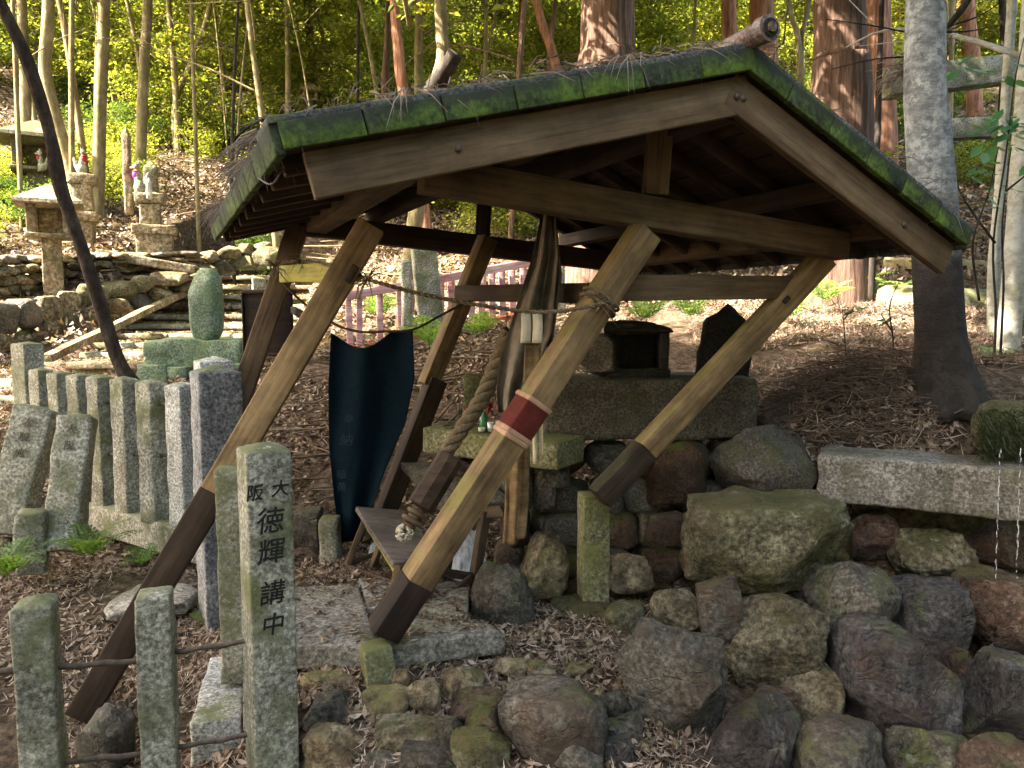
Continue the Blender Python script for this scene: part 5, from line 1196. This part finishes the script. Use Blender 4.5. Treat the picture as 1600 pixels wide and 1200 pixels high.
# ---------------------------------------------------------------- trees that close the view and shade the shelter
r_ = random.Random(77)
def filler(x, y, h, w, bark, crown, seed, label, group, cs=1.0, ncr=3, nbr=6):
    b = Vector((x, y, gz1(x, y) - .15)); t = thing('tree', label, 'tree', b, group); k = r_.uniform(-.9, .9)
    pts = [b, b + Vector((k * .4, 0, h * .35)), b + Vector((k, 0, h * .7)), b + Vector((k * 1.3, .2, h))]
    make('trunk', trunk_mesh(pts, [w * .55, w * .5, w * .38, w * .2], seg=9, seed=seed), M[bark], parent=t)
    if nbr: branches(t, pts[0], pts[-1], nbr, w * .5, M[bark], seed, (1.0, 2.4), .3)
    for j in range(ncr):
        c = pts[-1] + Vector((r_.uniform(-1.3, 1.3), r_.uniform(-1.3, 1.3), -j * 1.6 * cs + .4)) * cs
        make('crown', crowns[crown, (seed + j) % 4], None, Matrix.Translation(c) @ Matrix.Rotation(r_.random() * 6.28, 4, 'Z') @ Matrix.Diagonal((cs, cs, cs, 1)), t)
# far hillside: slender trees whose leaves hang low, in staggered ranks
k = 0
for rank, (y0, n_, h, cs) in enumerate(((23, 9, 6.0, 1.0), (28, 12, 6.5, 1.15), (34, 14, 8.5, 1.4), (41, 16, 9.5, 1.7), (50, 16, 12, 2.1))):
    for i in range(n_):
        x = (i + .5 + r_.uniform(-.35, .35)) / n_ * (y0 * 1.7) - y0 * .85; y = y0 + r_.uniform(-2, 2)
        filler(x, y, h * r_.uniform(.8, 1.2), r_.uniform(.10, .2), r_.choice(['bark_tan', 'bark_tan', 'bark_cedar', 'bark_red']), 'b', 300 + k, '%s in the %s rank up the hill, %s' % (['slim leafy tree', 'leaning leafy tree', 'tall leafy tree', 'short leafy tree'][i % 4], ['nearest', 'second', 'middle', 'fourth', 'topmost'][rank], 'left of the shelter' if x < -y0 * .28 else 'right of the shelter' if x > y0 * .28 else 'behind the shelter roof'), 'slender trees far up the hillside', cs, 4, 3); k += 1
# unseen canopy trees added beside and behind the viewpoint to block sun and sky
for i, (x, y, h, cs) in enumerate(((-6.8, 1.4, 8.2, 1.15), (-9.8, 2.6, 9.6, 1.0), (-5.6, -.8, 8.2, 1.15), (-10.5, 1.0, 11.5, 1.3), (1.5, -7.2, 4.4, 1.5), (6.4, -5.6, 4.6, 1.5), (9.6, -1.2, 4.8, 1.5), (10.6, 4.0, 5.6, 1.4), (5, -10, 8.0, 1.8), (-3.8, -8.2, 4.8, 1.5), (-8.6, -5.6, 5.0, 1.4))):
    r_ = random.Random(9000 + i)
    filler(x, y, h, .35, 'bark_tan', 'c', 500 + i, 'unseen broad leafed tree added before the shelter to shade it', 'unseen trees added to shade the shelter', cs, 2 if x < -5 and y > -2 else 3)

r_ = random.Random(55)
for i in range(26):
    Y = r_.uniform(10.5, 21); px = r_.choice([r_.uniform(-60, 620), r_.uniform(-60, 620), r_.uniform(700, 1080), r_.uniform(1180, 1640)]); x = P(px, 495, Y).x
    filler(x, Y, r_.uniform(5, 9), r_.uniform(.04, .11), r_.choice(['bark_tan', 'bark_cedar', 'bark_tan', 'bark_tan']), 'b', 700 + i,
           '%s sapling on the %s slope %s' % (['thin bare', 'thin crooked', 'slim upright'][i % 3], 'nearer' if Y < 14 else 'middle' if Y < 17.5 else 'upper', 'left of the shelter' if px < 300 else 'above the left roof slope' if px < 700 else 'above the roof ridge' if px < 1150 else 'at the right'), 'saplings on the slope', .7, 1, 5)

r_ = random.Random(5)
# ---------------------------------------------------------------- bushes on the slope
def bush(x, y, s, dark, seed, dz=.35):
    px = 800 + FPX * x / y; side = 'behind the left stone lanterns' if px < 150 else 'above the steps at the left' if px < 430 else 'behind the left roof slope' if px < 800 else 'behind the roof ridge' if px < 1180 else 'on the slope at the right'
    label = ('dark' if dark else 'bright') + (' large' if s > 1.5 else ' small') + ' leafy bush ' + side + (', high up' if y > 21 else '') ; group = 'leafy bushes ' + side
    b = Vector((x, y, gz1(x, y))); t = thing('bush', label, 'bush', b, group)
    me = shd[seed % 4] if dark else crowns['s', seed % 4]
    make('foliage', me, None, Matrix.Translation(b + Vector((0, 0, dz * s * 1.3))) @ Matrix.Rotation(seed * 1.3, 4, 'Z') @ Matrix.Diagonal((s, s, s, 1)), t)
k = 0
for (n_, pxr, Yr, sr) in ((14, (100, 560), (13.5, 20), (.7, 1.3)), (34, (-40, 1000), (19, 30), (1.0, 2.2)), (16, (-60, 130), (10.5, 15), (.5, 1.0)), (14, (620, 900), (12, 20), (.7, 1.5)), (18, (1180, 1660), (13, 24), (.8, 1.8))):
    for _ in range(n_):
        Y = r_.uniform(*Yr); x = P(r_.uniform(*pxr), 495, Y).x
        if n_ == 16 and False: continue
        bush(x, Y, r_.uniform(*sr), r_.random() < .45, k); k += 1
far = leaf_cloud('far_foliage', 60000, lambda r, n: np.c_[(lambda x, y: (x, y, gz(x, y) + r.gamma(2.0, 2.2, n)))(r.uniform(-42, 42, n), r.uniform(36, 58, n))], .42, seed=5)
fo = make('far_foliage', far, M['leaf_bright'], kind='stuff'); tag(fo, 'bright mass of leaves closing the view at the top of the hill', 'foliage')

# ---------------------------------------------------------------- ground cover
def scatter(name, n_, region, L, W, mat, seed, lift=.006, tilt=.35, label='', excl=None, bend=.3):
    r = np.random.default_rng(seed); x, y = region(r, n_); n_ = len(x); z = gz(x, y)
    e = .05; nx = -(gz(x + e, y) - z) / e; ny = -(gz(x, y + e) - z) / e; nrm = np.c_[nx, ny, np.ones(n_)]; nrm += r.normal(size=(n_, 3)) * tilt; nrm /= np.linalg.norm(nrm, axis=1, keepdims=True)
    t = r.normal(size=(n_, 3)); t -= nrm * (t * nrm).sum(1, keepdims=True); t /= np.linalg.norm(t, axis=1, keepdims=True); s = np.cross(nrm, t)
    dn = np.array([fbm(a, b, 1.3) * amp_(b) for a, b in zip(x, y)]) if n_ < 60000 else 0
    c = np.c_[x, y, z + dn + lift + r.uniform(0, lift * 3, n_)]
    l = L * r.uniform(.5, 1.4, (n_, 1)); w_ = W * r.uniform(.5, 1.4, (n_, 1)); V = np.empty((n_, 6, 3)); up = nrm * l * bend * r.uniform(0, 1, (n_, 1))
    V[:, 0] = c - t * l / 2 + up * .4; V[:, 1] = c - s * w_ / 2 ; V[:, 2] = c + s * w_ / 2; V[:, 3] = c + t * l / 2 + up
    V[:, 4] = c + t * l * .2 - s * w_ * .45 + up * .25; V[:, 5] = c + t * l * .2 + s * w_ * .45 + up * .25
    b = np.arange(n_)[:, None] * 6
    Fq = np.concatenate([b + [0, 2, 5, 4], b + [0, 4, 1, 0][:4] if False else b + [0, 4, 5, 2]], 0)[:n_]
    F1 = b + np.array([0, 1, 4, 5]); F1[:, 3] = b[:, 0] + 2; F1 = np.c_[b[:, 0], b[:, 0] + 2, b[:, 0] + 5, b[:, 0] + 4]
    F2 = np.c_[b[:, 0], b[:, 0] + 4, b[:, 0] + 4, b[:, 0] + 1]
    quads = np.c_[b[:, 0] + 1, b[:, 0] + 2, b[:, 0] + 5, b[:, 0] + 4]
    tri1 = np.c_[b[:, 0], b[:, 0] + 2, b[:, 0] + 1]; tri2 = np.c_[b[:, 0] + 4, b[:, 0] + 5, b[:, 0] + 3]
    q3 = np.concatenate([tri1, tri2, quads[:, :3], quads[:, [0, 2, 3]]], 0); rv = r.random(n_); 
    me = np_mesh(name, V.reshape(-1, 3), q3, False, np.tile(rv, 4)); o = make(name, me, M[mat], kind='stuff'); tag(o, label, 'leaf litter'); return o
def fan(px0, px1, Y0, Y1):
    def f(r, n):
        Y = np.sqrt(r.uniform(Y0 ** 2, Y1 ** 2, n)); px = r.uniform(px0, px1, n); return (px - 800) / FPX * Y * 1.0, Y
    return f
def fan_masked(px0, px1, Y0, Y1, th):
    def f(r, n):
        x, y = fan(px0, px1, Y0, Y1)(r, n); m = np.array([mn.noise(Vector((a * 1.8, b * 1.8, 5))) for a, b in zip(x, y)]) + r.normal(size=len(x)) * .12 > th; return x[m], y[m]
    return f
scatter('leaf_litter', 16000, fan_masked(-150, 1100, 2.1, 4.2, -.3), .040, .015, 'litter', 1, label='brown fallen leaves and straw on the ground around the fence and flagstones')
scatter('straw_litter', 30000, fan_masked(-150, 1150, 2.1, 4.3, -.3), .055, .0035, 'needles', 2, tilt=.4, label='dry straw and needles on the ground around the fence and flagstones')
scatter('leaf_litter', 36000, fan_masked(-150, 1000, 4.0, 8.0, -.12), .055, .020, 'litter', 3, lift=.012, tilt=.5, label='brown fallen leaves on the slope behind the shelter')
scatter('leaf_litter', 36000, fan_masked(1100, 1750, 3.8, 8.5, -.05), .055, .016, 'litter', 4, lift=.012, tilt=.5, label='fallen leaves on the bank above the carved slab')
scatter('needle_litter', 44000, fan_masked(1080, 1750, 3.75, 8.5, -.15), .11, .005, 'needles', 5, lift=.015, tilt=.45, label='pinkish dead cedar needles covering the bank above the carved slab')
scatter('leaf_litter', 60000, fan(-200, 1800, 8.0, 20), .11, .045, 'litter', 6, lift=.025, tilt=.6, label='fallen leaves covering the hillside')
scatter('leaf_litter', 30000, fan(-200, 1800, 20, 40), .22, .09, 'litter', 7, lift=.04, tilt=.6, label='fallen leaves covering the far hillside')
rs = np.random.default_rng(44); Vl = []
sx_ = []; 
for _ in range(5200):
    kk = rs.integers(0, 11); u_ = rs.random(); Yy = _SY[kk + 1] + rs.uniform(.05, .60); xx = _SL[kk + 1] + (_SR[kk + 1] - _SL[kk + 1]) * u_; sx_.append((xx, Yy, _SZ[kk + 1] + .012))
sx_ = np.array(sx_)
lc = leaf_cloud('leaf_litter', 5200, lambda r, n: sx_, .06, seed=9, aspect=.4, flat=2.5); lo_ = make('leaf_litter', lc, M['litter'], kind='stuff'); tag(lo_, 'fallen leaves lying on the stone steps', 'leaf litter')
fs_ = []
for o_ in [o for o in bpy.data.objects if o.parent and o.parent.name == 'flagstone_paving']:
    Mw = WM[o_.name]; vs_ = np.array([(Mw @ v.co)[:] for v in o_.data.vertices]); zt_ = vs_[:, 2].max(); hull = vs_[vs_[:, 2] > zt_ - .06]; c0_ = hull.mean(0)
    for _ in range(260):
        a_, b_ = rs.integers(0, len(hull), 2); f_ = rs.random(); q_ = hull[a_] * f_ + hull[b_] * (1 - f_); q_ = c0_ + (q_ - c0_) * rs.uniform(.5, .97); fs_.append((q_[0], q_[1], q_[2] + .012))
fs_ = np.array(fs_)
lc = leaf_cloud('leaf_litter', len(fs_), lambda r, n: fs_, .034, seed=10, aspect=.28, flat=3.5); lo_ = make('leaf_litter', lc, M['litter'], kind='stuff'); tag(lo_, 'dry leaves and straw bits lying on the flagstones', 'leaf litter')
# sticks
def sticks(name, n_, region, Lr, rad, seed, label, mat='twig'):
    mb = MB(); r = random.Random(seed); x, y = region(np.random.default_rng(seed), n_); z = gz(x, y)
    for a, b, c in zip(x, y, z):
        l = r.uniform(*Lr); an = r.random() * 6.28; d = Vector((math.cos(an), math.sin(an), r.uniform(-.05, .2))); p = Vector((a, b, c + .02)); q = d.cross(Vector((0, 0, 1)))
        mb.tube([p - d * l / 2, p + q * l * r.uniform(-.12, .12) + Vector((0, 0, .02)), p + d * l / 2 + Vector((0, 0, r.uniform(0, .05)))], [rad * r.uniform(.5, 1.3), rad, rad * .3], 5)
    o = make(name, mb.mesh(name), M[mat], kind='stuff'); tag(o, label, 'twigs'); return o
sticks('fallen_twigs', 260, fan(380, 900, 4.4, 7.5), (.3, 1.1), .007, 1, 'tangle of fallen twigs on the slope behind the blue banner')
sticks('fallen_twigs', 160, fan(1150, 1750, 3.9, 8), (.2, .8), .006, 2, 'fallen twigs on the bank above the carved slab')
sticks('fallen_twigs', 1100, fan(-100, 1700, 9, 24), (.6, 2.2), .014, 3, 'fallen branches on the hillside', 'bark_tan')
# brushwood heap under the right eave
mb = MB(); r = random.Random(8)
for _ in range(900):
    px = r.gauss(1330, 80); Y = r.uniform(3.75, 4.7); p = G(px, Y); hgt = max(0, .16 - abs(px - 1330) * .0006); p.z += r.uniform(0, hgt); a = r.random() * 6.28; l = r.uniform(.08, .35); d = Vector((math.cos(a), math.sin(a) * .7, r.uniform(-.25, .25))) * l
    mb.tube([p - d / 2, p + Vector((r.uniform(-.02, .02), 0, .02)), p + d / 2], [.003, .003, .0015], 3)
bh = make('brushwood', mb.mesh('brushwood'), M['needles'], kind='stuff'); tag(bh, 'dark heap of dead needles and brushwood between the altar and the flared tree foot', 'brushwood')
a_ = bh.data.attributes.new('rnd', 'FLOAT', 'FACE'); a_.data.foreach_set('value', np.random.default_rng(1).random(len(bh.data.polygons)).astype(np.float32) * .6)

# ---------------------------------------------------------------- ferns
def frond_mesh(name, L_, seed, pairs=13):
    r = np.random.default_rng(seed); V = []; Fs = []; A_ = []
    pts = [Vector((0, 0, 0))]; ang = R(72)
    for i in range(pairs + 2):
        ang -= R(78) / (pairs + 2); pts.append(pts[-1] + Vector((math.cos(ang), 0, math.sin(ang))) * L_ / (pairs + 2))
    for i in range(len(pts) - 1):
        k = len(V); V += [pts[i] + Vector((0, .0018, 0)), pts[i] - Vector((0, .0018, 0)), pts[i + 1] - Vector((0, .0015, 0)), pts[i + 1] + Vector((0, .0015, 0))]; Fs.append((k, k + 1, k + 2, k + 3)); A_.append(.3)
    for i in range(2, len(pts)):
        t = i / len(pts); l = L_ * .34 * math.sin(math.pi * min(1, .18 + t * .80)) ; w_ = L_ / (pairs + 2) * .62
        for s_ in (-1, 1):
            p = pts[i]; tg = (pts[i] - pts[i - 1]).normalized(); d = (Vector((0, s_, 0)) + tg * .55 + Vector((0, 0, -.15))).normalized()
            k = len(V); n_ = 3
            for j in range(n_):     # pinnules: toothed blade of small leaflets
                u0 = j / n_; q = p + d * l * u0; q2 = p + d * l * (u0 + 1 / n_ * .95) ; ww = w_ * (1 - u0 * .75)
                dr_ = Vector((0, 0, -.12 * l * u0 * u0)); kk = len(V)
                V += [q + dr_, q + d * l / n_ * .55 + tg * ww + dr_, q2 + dr_, q + d * l / n_ * .55 - tg * ww + dr_]; Fs.append((kk, kk + 1, kk + 2, kk + 3)); A_.append(r.random())
    return np_mesh(name, [tuple(v) for v in V], Fs, False, A_)
fr_m = [frond_mesh('frond', .42, k, 8) for k in range(3)]
for m_ in fr_m: m_.materials.append(M['fern'])
fr_p = [m_.copy() for m_ in fr_m]
for m_ in fr_p: m_.materials[0] = M['fern_pale']
def fern(px, py, Y, s, n_, label, pale=False, seed=0, group=None):
    c = P(px, py, Y); c.z = max(c.z, gz1(c.x, c.y)); t = thing('fern', label, 'fern', c, group); r = random.Random(seed)
    for k in range(n_):
        a = k * 6.28 / n_ + r.uniform(-.3, .3); sc = s * r.uniform(.7, 1.15)
        make('frond', (fr_p if pale else fr_m)[k % 3], None, Matrix.Translation(c) @ Matrix.Rotation(a, 4, 'Z') @ Matrix.Rotation(r.uniform(-.35, .15), 4, 'Y') @ Matrix.Diagonal((sc, sc, sc, 1)), t)
fern(12, 905, 3.5, .55, 9, 'bushy green fern at the left edge below the leaning posts', seed=1)
fern(142, 875, 3.7, .6, 8, 'green fern at the foot of the carved leaning post', seed=2); fern(222, 885, 3.7, .32, 7, 'small bright fern beside the fence kerb', seed=3)
fern(320, 980, 3.4, .22, 5, 'tiny fern between the fence posts', seed=4)
fern(672, 545, 6.6, .95, 9, 'sunlit fern behind the rear post', seed=5); fern(745, 528, 7.2, .9, 9, 'low ferns right of the inscribed stele below the pink fence', seed=6); fern(590, 500, 8.4, 1.0, 8, 'fern behind the pink pickets', seed=16)
fern(1010, 505, 6.0, .85, 9, 'pale fern behind the broken stone on the altar', True, 7); fern(1080, 500, 6.6, .85, 9, 'pale fern left of the dark pointed stele', True, 8)
fern(1290, 475, 7.0, .9, 9, 'pale fern between the leaning beam and the flared tree', True, 9); fern(1390, 470, 7.4, 1.0, 9, 'pale fern just left of the flared tree', True, 10)
fern(1235, 500, 6.4, .7, 8, 'small pale fern low on the bank right of the dark stele', True, 12); fern(1345, 452, 8.2, .9, 8, 'pale fern highest on the bank under the roof', True, 13); fern(1550, 600, 4.9, .45, 7, 'small fern among the thin dark stems at the right', True, 14)
fern(1600, 455, 7.6, .9, 8, 'pale fern at the right edge beyond the saplings', True, 15); fern(1190, 470, 8.0, .8, 8, 'distant pale fern behind the leaning beam', True, 18); fern(545, 585, 5.9, .5, 7, 'small fern on the slope just above the blue banner', seed=19)
fern(20, 470, 9.5, .8, 7, 'fern on top of the dry stone wall at the left', seed=11)

# ---------------------------------------------------------------- saplings, vines and seedlings on the right
def leafv(mb_list, p, d, n, l, w_):
    s = d.cross(n).normalized(); k = len(mb_list[0]); V = mb_list[0]; 
    V += [p, p + d * l * .3 + s * w_ * .9 - n * .1 * l * 0, p + d * l * .65 + s * w_ * .8, p + d * l, p + d * l * .65 - s * w_ * .8, p + d * l * .3 - s * w_ * .9, p + d * l * .5 - n * l * .10]
    for a, b in ((0, 1), (1, 2), (2, 3), (3, 4), (4, 5), (5, 0)): mb_list[1].append((k + a, k + b, k + 6)); mb_list[2].append(mb_list[3])
def sapling(label, stems, leaves, Y, mat='leaf_teal', seed=0, ls=.07, name='sapling', cat='sapling', twigr=.008, bark='bark_dark'):
    r = random.Random(seed); b = P(*stems[0][0], Y); t = thing(name, label, cat, b); mb = MB()
    for st in stems:
        n_ = len(st); mb.tube(spline([P(x, y, Y + r.uniform(-.03, .03)) for x, y in st], 5), list(np.linspace(twigr, twigr * .35, (n_ - 1) * 5 + 1)), 6)
    make('stem', mb.mesh('stem'), M[bark], parent=t); V = []; Fs = []; A_ = []
    for (x, y, spread, n_) in leaves:
        for _ in range(n_):
            p = P(x + r.gauss(0, spread), y + r.gauss(0, spread * .8), Y + r.uniform(-.12, .12)); d = Vector((r.uniform(-1, 1), r.uniform(-.8, .5), r.uniform(-.7, .2))).normalized()
            n = (Vector((0, -.4, 1)) + Vector((r.uniform(-.5, .5), r.uniform(-.5, .5), 0))).normalized(); l = ls * r.uniform(.6, 1.25); leafv([V, Fs, A_, r.random()], p, d, n, l, l * .30)
    me = np_mesh('leaves', [tuple(v) for v in V], Fs, True, A_); make('leaves', me, M[mat], parent=t); return t
sapling('glossy leaved sapling with twining dark stems at the right edge', [[(1548,635),(1556,500),(1552,380),(1572,240),(1585,130),(1600,60)], [(1560,610),(1568,450),(1566,350),(1580,230)], [(1530,470),(1520,380),(1545,300),(1560,230)], [(1555,380),(1500,300),(1490,240)], [(1570,300),(1620,260)]],
        [(1568,195,14,16),(1590,210,12,12),(1545,205,12,7),(1600,180,16,10),(1555,240,14,8),(1520,270,16,6),(1590,290,18,6),(1560,120,22,7),(1510,95,22,5),(1495,115,6,2),(1552,310,18,5)], 4.6, seed=1, ls=.10)
sapling('bare dark sapling in front of the grey speckled tree', [[(1500,620),(1484,480),(1478,300),(1474,120),(1470,-20)], [(1474,260),(1440,225)], [(1478,160),(1430,110)]], [(1445,275,8,2), (1400,235,8,4), (1385,250,8,3)], 4.45, seed=2, mat='leaf_bright')
sapling('seedling with two drooping leaves right of the leaning beam', [[(1328,620),(1322,560),(1318,500),(1314,470)], [(1318,500),(1335,480)]], [(1304,470,5,2), (1336,486,4,2)], 4.6, seed=3, ls=.09, twigr=.005, mat='leaf_dark')
sapling('thin bare seedling between the drooping one and the flared tree', [[(1392,615),(1396,540),(1390,480),(1405,440)], [(1395,520),(1376,490)]], [(1378,505,5,2), (1400,500,6,2)], 4.7, seed=4, ls=.06, twigr=.006, mat='leaf_dark')
sapling('pale leaved twig hanging before the flared tree', [[(1458,400),(1454,440),(1456,470)]], [(1456,455,3,1), (1430,655,3,1)], 4.1, seed=5, ls=.06, twigr=.003, mat='leaf_bright')
for k, (px, py, Y) in enumerate(((560, 420, 5.2), (40, 620, 5.0))): pass
# log and rocks on the bank
lg = tube('fallen_log', [P(1370,470,7.3), P(1450,476,7.1), P(1560,480,6.9)], [.16, .17, .15], M['granite_moss'], None, 14); tag(lg, 'mossy fallen log behind the flared tree', 'log')
lg = tube('fallen_log', [P(1380,420,9.3), P(1480,424,9.1), P(1640,430,8.9)], [.14, .15, .13], M['bark_tan'], None, 14); tag(lg, 'higher fallen log on the bank behind the mossy one', 'log')
lrock('mossy_rock', (1560,492,1640,545), 6.2, 'rock_moss', 401, 'green mossy rock at the right edge of the bank')
lrock('small_stone', (1268,582,1294,614), 4.75, 'rock_tan', 402, 'small upright stone standing in the needles on the bank', facets=6)
lrock('bank_rock', (1400,500,1452,545), 6.8, 'stele_green', 403, 'greenish rock partly behind the flared tree')
lrock('slope_rock', (395,385,450,415), 11.0, 'rock_moss', 404, 'mossy rock beside the steps under the eave')
lrock('rock', (640,470,690,500), 8.9, 'rock_grey', 405, 'rock behind the pink fence'); 

# ---------------------------------------------------------------- straw and debris caught on the roof
r_ = np.random.default_rng(31)
def roofp(side, s, y, dz=.02): p = slope(side, s, y, 0); return H(*p) + hz * dz
def rfn():
    u_ = r_.random()
    if u_ < .45: s = SL - abs(r_.normal()) * .10 + .02; y = r_.choice([.35, .45, .8, .9, 1.9, 2.1, 2.2]) + r_.normal() * .07; side = -1
    elif u_ < .8: s = r_.uniform(0, SL); y = abs(r_.normal()) * .35 + .02; side = -1
    else: s = r_.uniform(.0, SR); y = abs(r_.normal()) * .4 + .02; side = 1
    q = roofp(side, s, y, .025 + .03 * r_.random()); return q, (-.2 * (u_ < .45) + r_.normal() * .7, -.1 + r_.normal() * .7, -.35 * (u_ < .45) + r_.normal() * .25)
V, Fs, A_ = strands(1900, rfn, .0022, .05, .15, .35)
o = make('roof_debris', np_mesh('roof_debris', V, Fs, False, A_), M['roof_straw'], kind='stuff'); tag(o, 'dry needles and straw caught along the roof edges', 'straw')
for k, (s, y, dx) in enumerate(((1.3, .0, 0), (.55, .0, 0))):
    c0 = roofp(-1, s, y, .03)
    def cfn():
        return c0 + Vector((r_.normal() * .02, -.02, 0)), (r_.normal() * .5, -.6, -.8)
    V, Fs, A_ = strands(6, cfn, .0018, .05, .10, .7); o = make('hanging_straw', np_mesh('hanging_straw', V, Fs, False, A_), M['roof_straw'], kind='stuff'); tag(o, 'pale straw wisps hanging over the front roof edge' if k == 0 else 'straw wisps higher on the front roof edge', 'straw')
o = tube('bent_twig', spline([P(368,258,3.0), P(385,262,2.7), P(420,288,2.3), P(440,268,2.3), P(448,245,2.35), P(440,238,2.4)], 5), .0028, M['wood_grey'], None, 5); tag(o, 'thin bent twig dangling from the left eave', 'twig')
o = tube('roof_twig', spline([P(366,218,2.6), P(390,196,2.6), P(412,186,2.5)], 5), .005, M['bark_dark'], None, 5); tag(o, 'dark twig sticking out above the left eave', 'twig')
for k, (px, w_) in enumerate(((1090, 60),)):
    a = H(-.16, .75, .03); V, Fs = tube_np([a + hy * -.15, a + hy * .15], [.035, .035], 10); o = make('loose_tile', mesh_list('loose_tile', V, Fs), M['tile']); tag(o, 'dislodged dark tile lying just behind the ridge end', 'roof tile')
# ridge twigs bundle
mb = MB(); r = random.Random(14)
for _ in range(120):
    p = H(r.uniform(-.65, -.1), r.uniform(.1, .5), 0); p = p + hz * (.02 + r.uniform(-.22, 0) * 0); s_ = -H(0, 0, 0).x
    xx = r.uniform(.1, .62); q = roofp(-1, xx, r.uniform(.15, .5), .03); d = Vector((r.uniform(-1, 1), r.uniform(-.5, .5), r.uniform(-.1, .35))) * .12
    mb.tube([q - d, q + Vector((0, 0, .03)), q + d], [.0035, .003, .0015], 4)
o = make('roof_twigs', mb.mesh('roof_twigs'), M['twig'], kind='stuff'); tag(o, 'small heap of reddish twigs on the roof beside the ridge end', 'twigs')
# lettering becomes real mesh
dg = bpy.context.evaluated_depsgraph_get(); dg.update()
for o in [o for o in bpy.data.objects if o.type == 'FONT']:
    me = bpy.data.meshes.new_from_object(o.evaluated_get(dg)); n_ = o.name; mb_ = o.matrix_basis.copy(); pr = o.parent; cu = o.data
    bpy.data.objects.remove(o); q = bpy.data.objects.new(n_, me); COL.objects.link(q); q.parent = pr; q.matrix_basis = mb_
    bpy.data.curves.remove(cu)
print('objects', len(bpy.data.objects))
